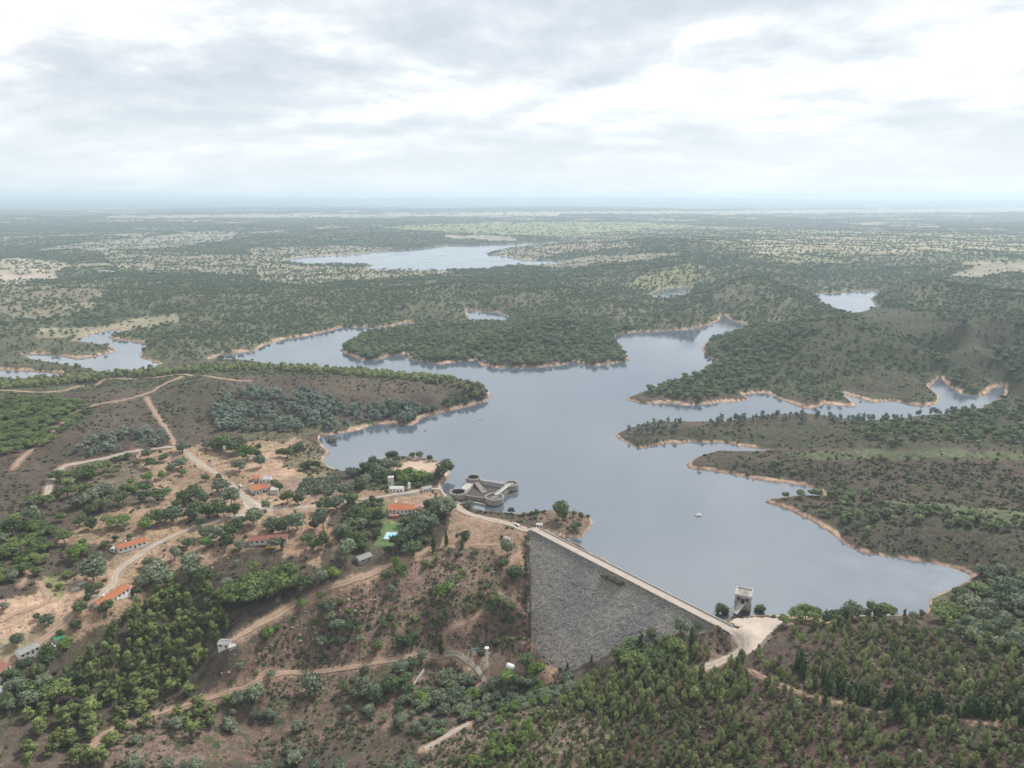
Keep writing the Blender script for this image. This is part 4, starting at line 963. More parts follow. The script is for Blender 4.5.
# far buildings
for A, B, wd_, h, rf, fl, lab in (((98, 272.5), (107, 272.5), 12, 5, MAT_CONCL, True, 'white farm building alone on the far wooded pasture at left'), ((108, 273.4), (113, 273.4), 12, 6, MAT_GREYROOF, True, 'grey roofed farm shed right of the white building on the far pasture'),
     ((114, 236.5), (123, 236.5), 30, 9, MAT_CONCL, True, 'long white shed on the upper edge of the pale far field'), ((181, 233.5), (187, 233.5), 30, 9, MAT_CONCL, True, 'small white farm block right of the long white far shed'),
     ((194, 222.5), (198, 222.5), 40, 14, MAT_CONCL, True, 'white building glinting on the far plain at left'), ((659, 220.5), (666, 220.5), 60, 14, MAT_CONCL, True, 'white village block on the far plain right of centre'), ((667.5, 220.9), (673, 220.9), 60, 11, MAT_CONCL, True, 'lower white village block beside the first on the far plain'),
     ((873, 230), (879, 230), 40, 9, MAT_CONCL, True, 'white farm building on the far dark plain at right'), ((277, 217.2), (280, 217.2), 50, 12, MAT_CONCL, True, 'tiny white building on the far plain left of the far lake')):
    house('far_building', 'building', lab, A, B, wd_, h, 2, rf, wins=2, chimney=False, flat=fl)

# ------------------------------------------------------------------ pools, vehicles, mast and other single things
def sheet_at(pxs, z_off):
    return [hit1(*p) + Vector((0, 0, z_off)) for p in pxs]
P_ = sheet_at([(384.2, 540), (387, 532.6), (401, 532.8), (400, 539.8)], 0); zc_ = max(p.z for p in P_) + .15
c_ = sum(P_, Vector()) / 4
pool = empty('swimming_pool', (c_.x, c_.y, zc_), 0, 'rectangular light blue swimming pool with white paving on the lawn', 'swimming pool')
b_ = MB(); oc = [((p.x - c_.x) * 1.12, (p.y - c_.y) * 1.12) for p in P_]; ic = [((p.x - c_.x) * .92, (p.y - c_.y) * .92) for p in P_]
o0 = [b_.v(x, y, -1.5) for x, y in oc]; o1 = [b_.v(x, y, .2) for x, y in oc]; i1 = [b_.v(x, y, .2) for x, y in ic]; i0 = [b_.v(x, y, -.6) for x, y in ic]
for k in range(4):
    j = (k + 1) % 4; b_.f([o0[k], o0[j], o1[j], o1[k]]); b_.f([o1[k], o1[j], i1[j], i1[k]]); b_.f([i1[k], i1[j], i0[j], i0[k]])
o = b_.build('coping', MAT_CONCL, pool)
b_ = MB(); b_.f([b_.v(x, y, .08) for x, y in ic]); b_.build('pool_water', MAT_POOL, pool)
g = hit1(362.5, 537.2); rp_ = empty('splash_pool', g, 0, 'small dark blue round pool under the trees left of the lawn', 'pool')
b_ = MB(); b_.lathe([(3.6, -.5), (3.6, .9), (3.3, .9), (3.3, .3)], 20); b_.build('rim', MAT_BLUE, rp_)
b_ = MB(); b_.prism([(3.3 * math.cos(k * math.pi / 8), 3.3 * math.sin(k * math.pi / 8)) for k in range(16)], .4, .7); b_.build('pool_water', MAT_BLUE, rp_)
def car(px_, py_, yaw, paint, label, van=False, group=None):
    g = hit1(px_, py_); zz = float(ground([g.x], [g.y])[0]) + .22
    r_ = empty('parked_van' if van else 'parked_car', (g.x, g.y, zz), yaw, label, 'van' if van else 'car', group)
    h = 2.2 if van else 1.0; b_ = MB(); L, w_ = (5.4, 1.0) if van else (4.3, .9)
    prof = [(-L / 2, .3), (L / 2, .3), (L / 2, .75), (L / 2 - .9, .95), (L / 2 - (1.3 if van else 1.6), h + .35 if van else .98), (-L / 2 + .1, h + .35 if van else .98), (-L / 2, .8)]
    aa = [b_.v(x, -w_, z) for x, z in prof]; bb = [b_.v(x, w_, z) for x, z in prof]; n = len(prof)
    for k in range(n): b_.f([aa[k], aa[(k + 1) % n], bb[(k + 1) % n], bb[k]])
    b_.f(aa[::-1]); b_.f(bb); b_.build('body', paint, r_)
    b_ = MB()
    if van:
        b_.box(L / 2 - 1.9, -w_ - .02, 1.3, L / 2 - 1.25, w_ + .02, 1.9)
        b_.build('window_glass', MAT_PANE, r_)
    else:
        pr = [(.75, .98), (.25, 1.42), (-1.3, 1.42), (-1.8, .98)]; a2 = [b_.v(x, -w_ * .86, z) for x, z in pr]; b2 = [b_.v(x, w_ * .86, z) for x, z in pr]
        for k in range(3): b_.f([a2[k], a2[k + 1], b2[k + 1], b2[k]])
        b_.f(a2[::-1]); b_.f(b2); b_.build('window_glass', MAT_PANE, r_)
        b_ = MB(); b_.box(-1.25, -w_ * .8, 1.421, .22, w_ * .8, 1.47); b_.build('roof_panel', paint, r_)
    for x in (-L * .3, L * .3):
        for y in (-w_, w_):
            b_ = MB(); b_.bar((x, y - .11, .32), (x, y + .11, .32), .32, 10); b_.build('wheel', MAT_TYRE, r_)
    return r_
car(516.3, 525.3, R(-25), MAT_HULLW, 'white car parked on the road just before the dam crest')
car(217, 501.5, R(20), MAT_CARDK, 'dark car parked under the trees left of the road junction')
car(240.5, 486.5, R(-50), MAT_HULLW, 'white car parked at the road side left of the farmhouse')
car(152.5, 528.2, R(15), MAT_CARBL, 'blue car parked beside the trees above the long house')
car(157, 526.6, R(15), MAT_CARRED, 'red car parked just right of the blue one')
car(269.5, 548.8, R(5), MAT_YELLOW, 'small yellow vehicle standing in front of the barn')
car(50.5, 648.5, R(40), MAT_HULLW, 'white van beside the green roofed shelter', True)
# lattice mast
g = hit1(487, 668); mast = empty('lattice_mast', g, 0, 'tall white lattice mast beside the service road at the foot of the valley', 'mast')
b_ = MB(); Hm, w0, w1 = 14.0, 1.0, .55
cor = [(-1, -1), (1, -1), (1, 1), (-1, 1)]
def mp_(k, z): f_ = z / Hm; w_ = w0 * (1 - f_) + w1 * f_; return (cor[k][0] * w_, cor[k][1] * w_, z)
for k in range(4):
    b_.bar(mp_(k, -.5), mp_(k, Hm), .14, 5)
    for s_ in range(8):
        z0 = s_ * Hm / 8; z1 = z0 + Hm / 8; b_.bar(mp_(k, z0), mp_((k + 1) % 4, z1), .1, 4); b_.bar(mp_((k + 1) % 4, z0), mp_(k, z1), .1, 4); b_.bar(mp_(k, z1), mp_((k + 1) % 4, z1), .1, 4)
b_.build('lattice_frame', MAT_STEEL, mast)
b_ = MB(); b_.box(-1.5, -1.5, -1, 1.5, 1.5, .4); b_.build('footing', MAT_CONCL, mast)
b_ = MB(); b_.box(-1.2, -1.2, Hm, 1.2, 1.2, Hm + .25); b_.bar((0, 0, Hm), (0, 0, Hm + 2), .12, 5); b_.build('top_platform', MAT_STEEL, mast)
g = hit1(474, 656); ga = empty('gantry', g, R(20), 'teal steel lifting gantry on the service road left of the mast', 'gantry')
b_ = MB()
for x in (-2.2, 2.2):
    b_.bar((x - .5, 0, -.3), (x, 0, 4.6), .22, 6); b_.bar((x + .5, 0, -.3), (x, 0, 4.6), .22, 6)
b_.build('leg_frame', MAT_TEAL, ga); b_ = MB(); b_.box(-3.2, -.25, 4.5, 3.2, .25, 5.0); b_.build('beam', MAT_TEAL, ga); b_ = MB(); b_.box(-.4, -.35, 3.9, .4, .35, 4.6); b_.bar((0, 0, 2.6), (0, 0, 4), .06, 4); b_.build('hoist', MAT_YELLOW, ga)
g = hit1(510.5, 669.5); tk = empty('storage_tank', g, R(-35), 'white rounded tank lying on the bare ground near the dam foot', 'tank')
b_ = MB(); pr = [(.05, 0), (1.3, .25), (1.75, .9), (1.75, 4.6), (1.3, 5.3), (.05, 5.5)]
b_.M = Matrix.Translation((-2.75, 0, 1.9)) @ Matrix.Rotation(math.pi / 2, 4, 'Y'); b_.lathe(pr, 18); b_.build('tank_shell', MAT_HULLW, tk, True)
b_ = MB(); b_.box(-1.8, -1.2, -.4, -1.2, 1.2, .9); b_.box(1.2, -1.2, -.4, 1.8, 1.2, .9); b_.build('saddle', MAT_CONC, tk)
# concrete channel wall in the gully
p = hit1(413, 687); q_ = hit1(424, 671)
cw_ = empty('channel_wall', p, 0, 'thin pale concrete wall in the dark gully below the service track', 'wall'); b_ = MB()
u = (q_ - p); n_ = Vector((-u.y, u.x, 0)).normalized() * .35; zt2 = max(p.z, q_.z) + 1.2
lo_ = [b_.v(*(v - p)) for v in (p + n_ - Vector((0, 0, 3)), p - n_ - Vector((0, 0, 3)), q_ - n_ - Vector((0, 0, 3)), q_ + n_ - Vector((0, 0, 3)))]
hi_ = [b_.v(*(v - p)) for v in (p + n_ + Vector((0, 0, 1.5)), p - n_ + Vector((0, 0, 1.5)), q_ - n_ + Vector((0, 0, 1.5)), q_ + n_ + Vector((0, 0, 1.5)))]
b_.f(lo_[::-1]); b_.f(hi_)
for k in range(4): b_.f([lo_[k], lo_[(k + 1) % 4], hi_[(k + 1) % 4], hi_[k]])
b_.build('wall_body', MAT_CONCL, cw_)
# boulder on the bank left of the dam
bm = bmesh.new(); bmesh.ops.create_icosphere(bm, subdivisions=3, radius=1)
for v in bm.verts:
    k = .78 + .5 * float(vnoise(v.co.x * 1.6 + 4, v.co.y * 1.6 + v.co.z, 3)); v.co = Vector((v.co.x * 3.2 * k, v.co.y * 2.6 * k, v.co.z * 2.6 * k))
me = bpy.data.meshes.new('boulder'); bm.to_mesh(me); bm.free(); me.materials.append(MAT_STONE)
o = bpy.data.objects.new('boulder', me); COL.objects.link(o); o.location = hit1(507, 541) + Vector((0, 0, .9)); tag(o, 'big pale rounded boulder on the cut bank left of the dam', 'boulder')
# sign post on the little peninsula
g = hit1(533.5, 519.5); sg = empty('sign_post', g, 0, 'thin dark sign post on the bare ground of the small headland', 'sign')
b_ = MB(); b_.bar((0, 0, -.3), (0, 0, 3.2), .14, 6); b_.build('post', MAT_TYRE, sg); b_ = MB(); b_.box(-.6, -.06, 2.2, .6, .06, 3.2); b_.build('board', MAT_CONC, sg)
# floating platform, rowing boat, buoy
g = W3(698.5, 515.5, 0); ra = empty('floating_platform', g, R(10), 'small white floating platform with a post on the open water', 'raft')
b_ = MB(); b_.box(-2.6, -1.3, -.3, 2.6, -.4, .5); b_.box(-2.6, .4, -.3, 2.6, 1.3, .5); b_.build('float', MAT_HULLW, ra); b_ = MB(); b_.box(-2.7, -1.5, .5, 2.7, 1.5, .7); b_.build('deck', MAT_CONCL, ra)
b_ = MB(); b_.bar((.5, 0, .7), (.5, 0, 3.0), .12, 6); b_.box(-.9, -.7, .7, .3, .7, 1.7); b_.build('instrument_post', MAT_STEEL, ra)
g = W3(480.5, 419, 0); bo = empty('rowing_boat', g, R(8), 'white rowing boat on the water off the wooded headland', 'boat')
b_ = MB(); st_ = [(-2.6, .15, .7), (-1.8, .75, .55), (0, .95, .5), (1.5, .8, .55), (2.4, .55, .6)]
ou = []
for x, w_, z in st_: ou.append([b_.v(x, -w_, z), b_.v(x, -w_ * .6, -.15), b_.v(x, w_ * .6, -.15), b_.v(x, w_, z), b_.v(x, w_ * .85, z), b_.v(x, w_ * .5, .02), b_.v(x, -w_ * .5, .02), b_.v(x, -w_ * .85, z)])
for p_, q2 in zip(ou[:-1], ou[1:]):
    for k in range(8): b_.f([p_[k], p_[(k + 1) % 8], q2[(k + 1) % 8], q2[k]])
b_.f(ou[0][::-1]); b_.f(ou[-1]); b_.build('hull', MAT_HULLW, bo); b_ = MB(); b_.box(-.2, -.75, .3, .2, .75, .38); b_.box(1.2, -.6, .3, 1.55, .6, .38); b_.build('thwart', MAT_WOODD, bo)
g = W3(425.5, 430.6, 0); bu = empty('buoy', g, 0, 'orange buoy on the water below the wooded headland', 'buoy')
b_ = MB(); b_.lathe([(.05, -.6), (.9, -.2), (1.1, .5), (.7, 1.2), (.25, 1.5), (.05, 1.5)], 14); b_.build('float', MAT_ORANGE, bu, True); b_ = MB(); b_.bar((0, 0, 1.4), (0, 0, 2.6), .1, 5); b_.build('mast', MAT_STEEL, bu)
# ------------------------------------------------------------------ tree shapes (height 1, foot at the origin)
def ico(sub=1):
    bm = bmesh.new(); bmesh.ops.create_icosphere(bm, subdivisions=sub, radius=1)
    V = np.array([v.co[:] for v in bm.verts]); F = np.array([[v.index for v in f.verts] for f in bm.faces]); bm.free(); return V, F
ICO1 = ico(1); ICO2 = ico(2)
def make_tree(name, seed, clumps, nleaf, leaf, trunk_r, trunk_top, limbs, mats, core=.72, flat=1.0, split=False):
    """clumps: list of (x, y, z, radius); leaves are small quads scattered over every clump around a lumpy inner mass"""
    rg = np.random.default_rng(seed)
    V = []; F = []; T = []; n = 0
    cl_ = np.array(clumps); w_ = cl_[:, 3] ** 2; w_ = w_ / w_.sum()
    tint_c = rg.random(len(cl_)) * .8
    for (x, y, z, r), t in zip(clumps, tint_c):
        v = ICO1[0] * (1 + (rg.random((len(ICO1[0]), 1)) - .5) * .5) * r * core * np.array([1, 1, flat]) + (x, y, z)
        V.append(v); f = ICO1[1]; F.append(np.hstack([f, f[:, 2:]]) + n); n += len(v); T.append(np.full(len(v), t * .8))
    k = rg.choice(len(cl_), nleaf, p=w_)
    d = rg.normal(size=(nleaf, 3)); d /= np.linalg.norm(d, axis=1)[:, None]; d[:, 2] = np.where(d[:, 2] < -.35, -d[:, 2], d[:, 2])
    c = cl_[k, :3] + d * (cl_[k, 3] * (.72 + .42 * rg.random(nleaf)))[:, None] * np.array([1, 1, flat])
    nrm = d + rg.normal(size=(nleaf, 3)) * .55 + np.array([0, 0, .25]); nrm /= np.linalg.norm(nrm, axis=1)[:, None]
    a = np.cross(nrm, rg.normal(size=(nleaf, 3))); a /= np.linalg.norm(a, axis=1)[:, None] + 1e-9; b_ = np.cross(nrm, a)
    s = leaf * (.55 + .9 * rg.random(nleaf))[:, None]
    q = np.stack([c + a * s, c + b_ * s * .75, c - a * s, c - b_ * s * .75], 1).reshape(-1, 3)
    V.append(q); F.append(np.arange(nleaf * 4).reshape(-1, 4) + n); T.append(np.repeat(np.clip(tint_c[k] + (rg.random(nleaf) - .4) * .5, 0, 1), 4)); n += len(q)
    V = np.vstack(V); F = np.vstack(F); T = np.concatenate(T)
    ncr = len(F)
    # trunk and limbs
    mb = MB(); mb.bar((0, 0, -.06), (rg.normal() * .01, rg.normal() * .01, trunk_top), trunk_r, 6, trunk_r * .55)
    for (x, y, z, r) in clumps[:limbs]: mb.bar((0, 0, trunk_top * .8), (x, y, z), trunk_r * .5, 5, trunk_r * .2)
    TV = np.array([v[:] for v in mb.V]); TF = [f for f in mb.F]
    def mk(nm, VV, FF, TT, mm, mi):
        me = bpy.data.meshes.new(nm); me.from_pydata(VV.tolist(), [], FF)
        for m_ in mm: me.materials.append(m_)
        me.polygons.foreach_set('material_index', mi)
        at = me.attributes.new('tint', 'FLOAT', 'POINT'); at.data.foreach_set('value', np.asarray(TT, np.float32)); me.update(); return me
    FL = [list(dict.fromkeys(f)) for f in F.tolist()]
    if split:
        return mk('crown', V, FL, T, mats[:1], [0] * len(FL)), mk('trunk', TV, TF, np.zeros(len(TV)), mats[1:], [0] * len(TF))
    return mk(name, np.vstack([V, TV]), FL + [[i + len(V) for i in f] for f in TF], np.concatenate([T, np.zeros(len(TV))]), mats, [0] * len(FL) + [1] * len(TF))
def clumps_for(kind, rg):
    out = []
    if kind == 'pine':                      # young pine: narrow fluffy cone
        for h in np.linspace(.26, .90, 8):
            r = .20 * math.sin(math.pi * min(max((1.02 - h) / 1.15, 0), 1)) ** .9 * (.7 + .6 * rg.random()) + .03; k = 3 if h < .75 else 1
            for j in range(k):
                a = rg.random() * 6.28; e = r * .75 if k > 1 else 0
                out.append((math.cos(a) * e, math.sin(a) * e, h + rg.normal() * .02, r * (.8 + .35 * rg.random())))
    elif kind == 'stone':                   # stone pine: broad umbrella
        for j in range(14):
            a = rg.random() * 6.28; e = .40 * math.sqrt(rg.random()); out.append((math.cos(a) * e, math.sin(a) * e, .70 - e * .45 + rg.random() * .10, .19 + .08 * rg.random()))
    elif kind == 'gum':                     # eucalyptus: tall, open, several puffs
        for j in range(11):
            h = .34 + .58 * j / 10; a = rg.random() * 6.28; e = (.05 + .17 * rg.random()) * (1.15 - .5 * abs(h - .6) * 2)
            out.append((math.cos(a) * e, math.sin(a) * e, h, .10 + .07 * rg.random()))
    elif kind == 'broad':                   # evergreen oak, olive: low round crown
        for j in range(12):
            a = rg.random() * 6.28; e = .30 * math.sqrt(rg.random()); z = .42 + .36 * rg.random() * (1 - e)
            out.append((math.cos(a) * e, math.sin(a) * e, z, .20 + .09 * rg.random()))
    elif kind == 'cypress':
        for h in np.linspace(.12, .95, 9): out.append((rg.normal() * .02, rg.normal() * .02, h, .12 * (1 - h) ** .5 * (1 if h > .2 else .8) + .035))
    elif kind == 'shrub':
        for j in range(6):
            a = rg.random() * 6.28; e = .55 * math.sqrt(rg.random()); out.append((math.cos(a) * e, math.sin(a) * e, .35 + .2 * rg.random(), .38 + .15 * rg.random()))
    return out
BARK = plain('bark', (.12, .09, .07), .95, .4, 3); BARKP = plain('pale_bark', (.26, .22, .18), .9, .4, 3)
LEAF = {
 'pine': leaf_mat('pine_needles', (.090, .108, .045), (.300, .335, .130)),
 'stone': leaf_mat('stone_pine_needles', (.055, .080, .026), (.195, .240, .080)),
 'gum': leaf_mat('eucalyptus_leaves', (.046, .068, .024), (.235, .270, .090)),
 'bluegum': leaf_mat('blue_eucalyptus_leaves', (.110, .140, .105), (.275, .315, .245)),
 'dark': leaf_mat('evergreen_leaves', (.034, .052, .022), (.130, .160, .066)),
 'olive': leaf_mat('olive_leaves', (.068, .090, .052), (.215, .240, .150)),
 'bright': leaf_mat('bright_leaves', (.065, .105, .022), (.175, .240, .060)),
 'cypress': leaf_mat('cypress_leaves', (.028, .050, .020), (.080, .110, .040)),
 'scrub': leaf_mat('scrub_leaves', (.050, .058, .030), (.150, .140, .080), .15),
 'oak': leaf_mat('cork_oak_leaves', (.070, .100, .046), (.190, .225, .105), .1),
}
# kind -> (shape, leaf material, leaf count, leaf size, trunk radius, trunk top, limbs, bark)
KIND = {
 'young_pine': ('pine', 'pine', 420, .034, .016, .9, 0, BARK), 'stone_pine': ('stone', 'stone', 620, .042, .024, .6, 6, BARK), 'eucalyptus': ('gum', 'gum', 520, .034, .016, .8, 7, BARKP),
 'blue_eucalyptus': ('gum', 'bluegum', 480, .040, .016, .8, 7, BARKP), 'evergreen_oak': ('broad', 'dark', 520, .050, .028, .5, 6, BARK), 'olive_tree': ('broad', 'olive', 520, .050, .028, .5, 6, BARK),
 'leafy_tree': ('broad', 'bright', 520, .050, .028, .5, 6, BARK), 'cypress': ('cypress', 'cypress', 420, .034, .016, .85, 0, BARK), 'shrub': ('shrub', 'scrub', 150, .14, .03, .3, 0, BARK),
 'cork_oak': ('broad', 'oak', 260, .075, .028, .5, 5, BARK), 'sapling': ('shrub', 'olive', 150, .14, .03, .3, 0, BARK),
}
CATN = {'young_pine': 'pine tree', 'stone_pine': 'pine tree', 'eucalyptus': 'eucalyptus', 'blue_eucalyptus': 'eucalyptus', 'evergreen_oak': 'tree', 'olive_tree': 'tree', 'leafy_tree': 'tree', 'cypress': 'cypress', 'cork_oak': 'oak tree', 'shrub': 'shrub', 'sapling': 'sapling'}
MESH = {}; SPLIT = {}
NV = 7
for ki, (kd, (shp, lf, nl, ls, tr_, tt_, lm, bk)) in enumerate(KIND.items()):
    MESH[kd] = [make_tree(kd, 100 + v * 17 + ki * 131, clumps_for(shp, np.random.default_rng(5 + v * 7 + ki)), nl, ls, tr_, tt_, lm, [LEAF[lf], bk], flat=.8 if shp == 'stone' else 1) for v in range(NV)]
    if kd not in ('shrub', 'sapling', 'cork_oak'):
        SPLIT[kd] = [make_tree(kd, 100 + v * 17 + ki * 131, clumps_for(shp, np.random.default_rng(5 + v * 7 + ki)), nl, ls, tr_, tt_, lm, [LEAF[lf], bk], flat=.8 if shp == 'stone' else 1, split=True) for v in range(NV)]
PROTO = {}
trg = np.random.default_rng(77)
def plant(kd, x, y, z, h, label, group, parts=False, width=1.0):
    v = int(trg.integers(NV)); rz = float(trg.random() * 6.28)
    sx = h * width * float(.80 + .42 * trg.random())
    if parts and kd in SPLIT:
        o = bpy.data.objects.new(kd, None); o.empty_display_size = 1; COL.objects.link(o)
        for me_, nm in zip(SPLIT[kd][v], ('crown', 'trunk')):
            c_ = bpy.data.objects.new(nm, me_); COL.objects.link(c_); c_.parent = o
    else:
        o = bpy.data.objects.new(kd, MESH[kd][v]); COL.objects.link(o)
        PROTO.setdefault(kd, {})[v] = o
    o.location = (x, y, z - .05 * h * 0); o.rotation_euler = (0, 0, rz); o.scale = (sx, sx, h)
    return tag(o, label, CATN[kd], group)
def px_h(x, y, z):          # metres of height per pixel there
    d = y * CP - (z - CAM_H) * SP
    return d / (FPX * CP)
def depth_ok(x, y, z, lift=4, tol=14):
    px_, py_ = proj(x, y, z + lift)
    hx, hy, hz = hit(px_, py_)
    return np.hypot(hx, hy) > np.hypot(x, y) - tol - .02 * np.hypot(x, y)

# ------------------------------------------------------------------ trees that stand alone in the photo: (pixel x, pixel y of the foot, height in pixels, kind)
K2 = {'s': 'stone_pine', 'd': 'evergreen_oak', 'g': 'olive_tree', 'b': 'leafy_tree', 'c': 'cypress'}
def crop(ox, oy, sc_, s):
    out = []
    for t in s.split():
        a_ = t.split(','); out.append((ox + float(a_[0]) / sc_, oy + float(a_[1]) / sc_, float(a_[2]) / sc_, K2[a_[3]]))
    return out
SINGLE = crop(0, 420, 5.12, """255,440,60,s 180,435,55,s 165,530,85,g 65,595,80,d 175,590,60,s 110,690,80,s 195,700,75,s 165,630,50,s 15,720,60,s 20,640,60,g 330,630,70,s 315,520,45,b 410,545,55,d 525,465,60,d
455,485,50,d 400,450,70,g 440,440,60,g 520,400,60,g 475,560,60,d 560,560,70,s 630,545,60,s 600,545,50,d 380,310,60,s 430,300,60,s 490,270,60,s 540,265,55,s 580,285,40,s 350,345,50,s 350,400,60,s 410,385,60,s
675,335,40,b 665,380,35,d 630,430,60,d 750,370,50,b 745,420,50,d 830,410,60,s 755,315,50,b 830,300,40,b 780,245,50,d 885,275,50,g 935,285,35,b 930,250,60,g 700,235,30,d 760,200,60,g 935,165,50,g 840,215,40,d
1000,410,80,d 945,440,60,d 910,460,50,d 1000,500,70,d 890,525,80,g 845,530,70,g 800,530,70,d 750,560,60,b 610,460,30,d 965,650,45,d 895,720,70,g 980,760,80,g 770,760,50,d 800,768,60,g 500,735,60,g 420,690,60,b
380,710,60,b 590,620,30,d 640,560,40,g 665,610,25,d 540,650,30,d 430,640,35,b 380,740,40,d 290,310,50,d 470,300,45,b 300,390,40,d 545,380,55,g 490,410,60,g 450,420,60,d 570,395,45,g 640,360,35,b 690,370,40,b""")
SINGLE += crop(180, 430, 6.4, """265,400,85,g 110,460,100,d 25,480,90,d 165,330,45,d 250,315,35,d 330,480,110,g 350,555,85,d 160,480,80,g 240,550,100,d 100,580,90,d 185,560,60,s 380,620,70,g 475,610,110,g 130,620,60,g 180,690,80,g
50,750,55,d 170,760,80,b 260,720,100,g 300,750,80,d 345,690,100,d 385,768,60,g 550,510,60,g 690,470,80,d 760,475,60,d 385,270,75,g 430,190,90,b 500,190,60,d 520,240,80,g 365,150,90,d 270,130,90,d 225,130,60,d
170,120,45,g 250,140,50,g 20,150,70,g 500,135,45,d 690,180,60,d 640,170,50,d 800,260,50,d 870,250,50,d 770,130,50,d 890,410,45,g 945,440,40,d 930,520,90,d 920,640,140,g 1000,510,90,g 860,640,60,d 820,725,60,d
700,660,110,d 750,640,120,g 600,650,90,g 655,660,50,d 655,760,80,c 585,660,25,d 610,760,70,g 855,768,70,b 905,768,110,d 640,390,50,d 600,370,50,d 830,240,45,d 740,150,50,d""")
SINGLE += crop(340, 430, 5.12, """60,380,60,d 30,340,70,g 60,240,50,g 110,310,50,d 125,290,60,g 190,250,70,g 240,210,60,g 170,180,45,d 270,155,45,d 410,150,40,g 460,160,30,d 370,145,30,d 530,240,80,d 545,180,20,d 350,240,50,b 400,260,60,b
330,280,60,b 530,440,100,g 560,430,50,g 460,420,60,d 430,540,120,g 380,570,100,g 330,600,90,g 300,610,80,d 470,500,60,g 480,625,95,c 545,595,80,c 625,610,70,c 648,570,50,d 375,645,70,d 195,470,60,d 210,400,30,g
140,390,35,g 330,490,40,d 400,470,50,d 30,660,100,g 70,600,80,d 20,560,80,g 245,630,35,d 280,700,50,b 310,745,60,b 240,760,45,d 860,640,70,g 840,700,40,d 890,760,50,d 440,700,25,d 560,630,25,d 600,660,30,d
690,650,35,d 870,420,35,d 665,390,30,b 90,450,60,d 110,500,50,g 60,520,70,d 150,440,40,b 70,420,70,c 140,230,60,d 220,240,50,g 300,250,50,b 290,210,50,g 440,520,60,d 470,460,60,d 350,640,60,g 410,590,60,g""")
SINGLE += crop(180, 560, 5.12, """400,240,100,s 350,200,110,s 480,200,110,s 540,160,90,s 300,230,90,s 440,130,80,s 560,100,90,s 380,60,50,s 245,140,50,g 290,30,35,g 60,90,90,g 130,120,80,d 720,120,70,g 640,150,70,d 600,150,70,d 790,95,55,b
760,270,70,g 770,310,50,g 800,380,70,g 730,440,60,g 770,430,40,d 450,400,60,b 500,360,35,b 715,195,30,b 620,240,40,b 920,430,45,g 830,430,40,g 1010,460,50,d 880,370,60,d 300,740,70,g 380,730,90,g 690,690,110,g
950,590,45,d 850,680,60,d 930,700,80,g 1000,730,70,d 470,600,40,g 310,560,40,g 360,150,90,s 500,120,80,s 260,210,80,s 420,190,90,s""")
SINGLE += crop(360, 560, 5.12, """435,200,90,b 415,485,115,c 165,170,45,g 420,310,45,d 290,400,40,d 205,440,60,d 245,445,55,d 90,390,30,d 700,230,60,d 680,270,60,d 795,110,80,d 740,320,45,d 770,255,30,d 755,430,40,d 700,440,35,d 845,540,55,d
900,600,80,b 870,640,60,g 620,500,35,d 460,640,80,g 540,650,80,g 570,720,60,b 490,720,70,g 760,640,80,b 820,660,60,g 930,680,50,b 320,510,50,g 210,580,70,g 270,560,60,g 160,680,80,d 90,700,70,g 250,690,60,d
320,730,60,b 20,590,40,d 15,690,90,g 620,190,25,d 610,235,25,d 585,270,35,d 160,320,45,d 130,350,40,d 640,690,60,g 700,740,60,g 560,640,60,g 480,680,60,d 400,740,70,g 240,640,60,d""")
SINGLE += crop(0, 560, 5.12, """340,90,35,b 305,150,30,b 465,180,60,d 505,165,50,d 450,215,40,d 415,270,60,d 545,260,50,d 740,140,70,g 700,190,60,d 795,110,90,g 855,140,100,g 770,50,40,d 480,110,110,g 490,30,60,g 310,395,40,d 250,340,60,g
390,350,40,d 345,455,60,b 90,440,60,g 130,570,70,d 110,620,60,d 90,680,80,g 310,720,110,s 190,310,40,d 130,70,60,d 60,110,60,g 190,80,40,d 20,260,40,g 250,540,60,d 60,620,60,d 240,480,50,d 270,510,60,d 200,600,60,d
150,680,60,b 40,740,60,d 380,640,70,d 220,650,70,g 60,768,60,g 20,768,60,d 150,750,80,g""")
SINGLE += crop(430, 460, 5.12, "680,308,92,d 745,360,40,d 775,300,30,d 415,275,32,d 810,295,16,d 735,290,30,g 520,280,20,b 545,272,22,b 480,285,18,b 205,250,40,g 585,270,14,d")
SINGLE += crop(480, 500, 3.413, "825,400,42,d 955,390,32,d 685,455,52,g 720,505,80,c 660,540,75,s 545,535,95,c 525,540,70,d 600,575,60,d 745,440,22,d 380,555,32,c 298,600,50,c 585,470,30,d 640,560,50,s 700,560,40,d 480,560,55,d 510,570,60,s 570,580,60,s")
SINGLE += crop(768, 500, 4.0, "150,480,62,s 115,480,50,s 180,478,50,s 340,475,68,g 425,470,55,d 470,475,60,s 250,500,60,d 300,475,40,d 390,470,35,d 545,470,40,c 580,480,35,g 610,470,30,d 60,500,40,s 130,580,45,s 260,545,60,c 700,480,65,s 750,470,60,s 850,300,40,g 920,300,42,g 860,490,60,g 950,520,50,g 890,450,50,g 800,440,60,g 950,370,60,g 1000,440,60,g 920,430,60,d 840,380,50,s 780,410,50,d 870,560,40,b")
SINGLE += [(332, 446, 8, 'olive_tree'), (336, 450, 5, 'evergreen_oak'), (347, 464, 6, 'evergreen_oak'), (359, 459, 4, 'evergreen_oak'), (392, 443, 4, 'leafy_tree'), (395, 443, 5, 'leafy_tree'), (398, 443, 4, 'leafy_tree')]
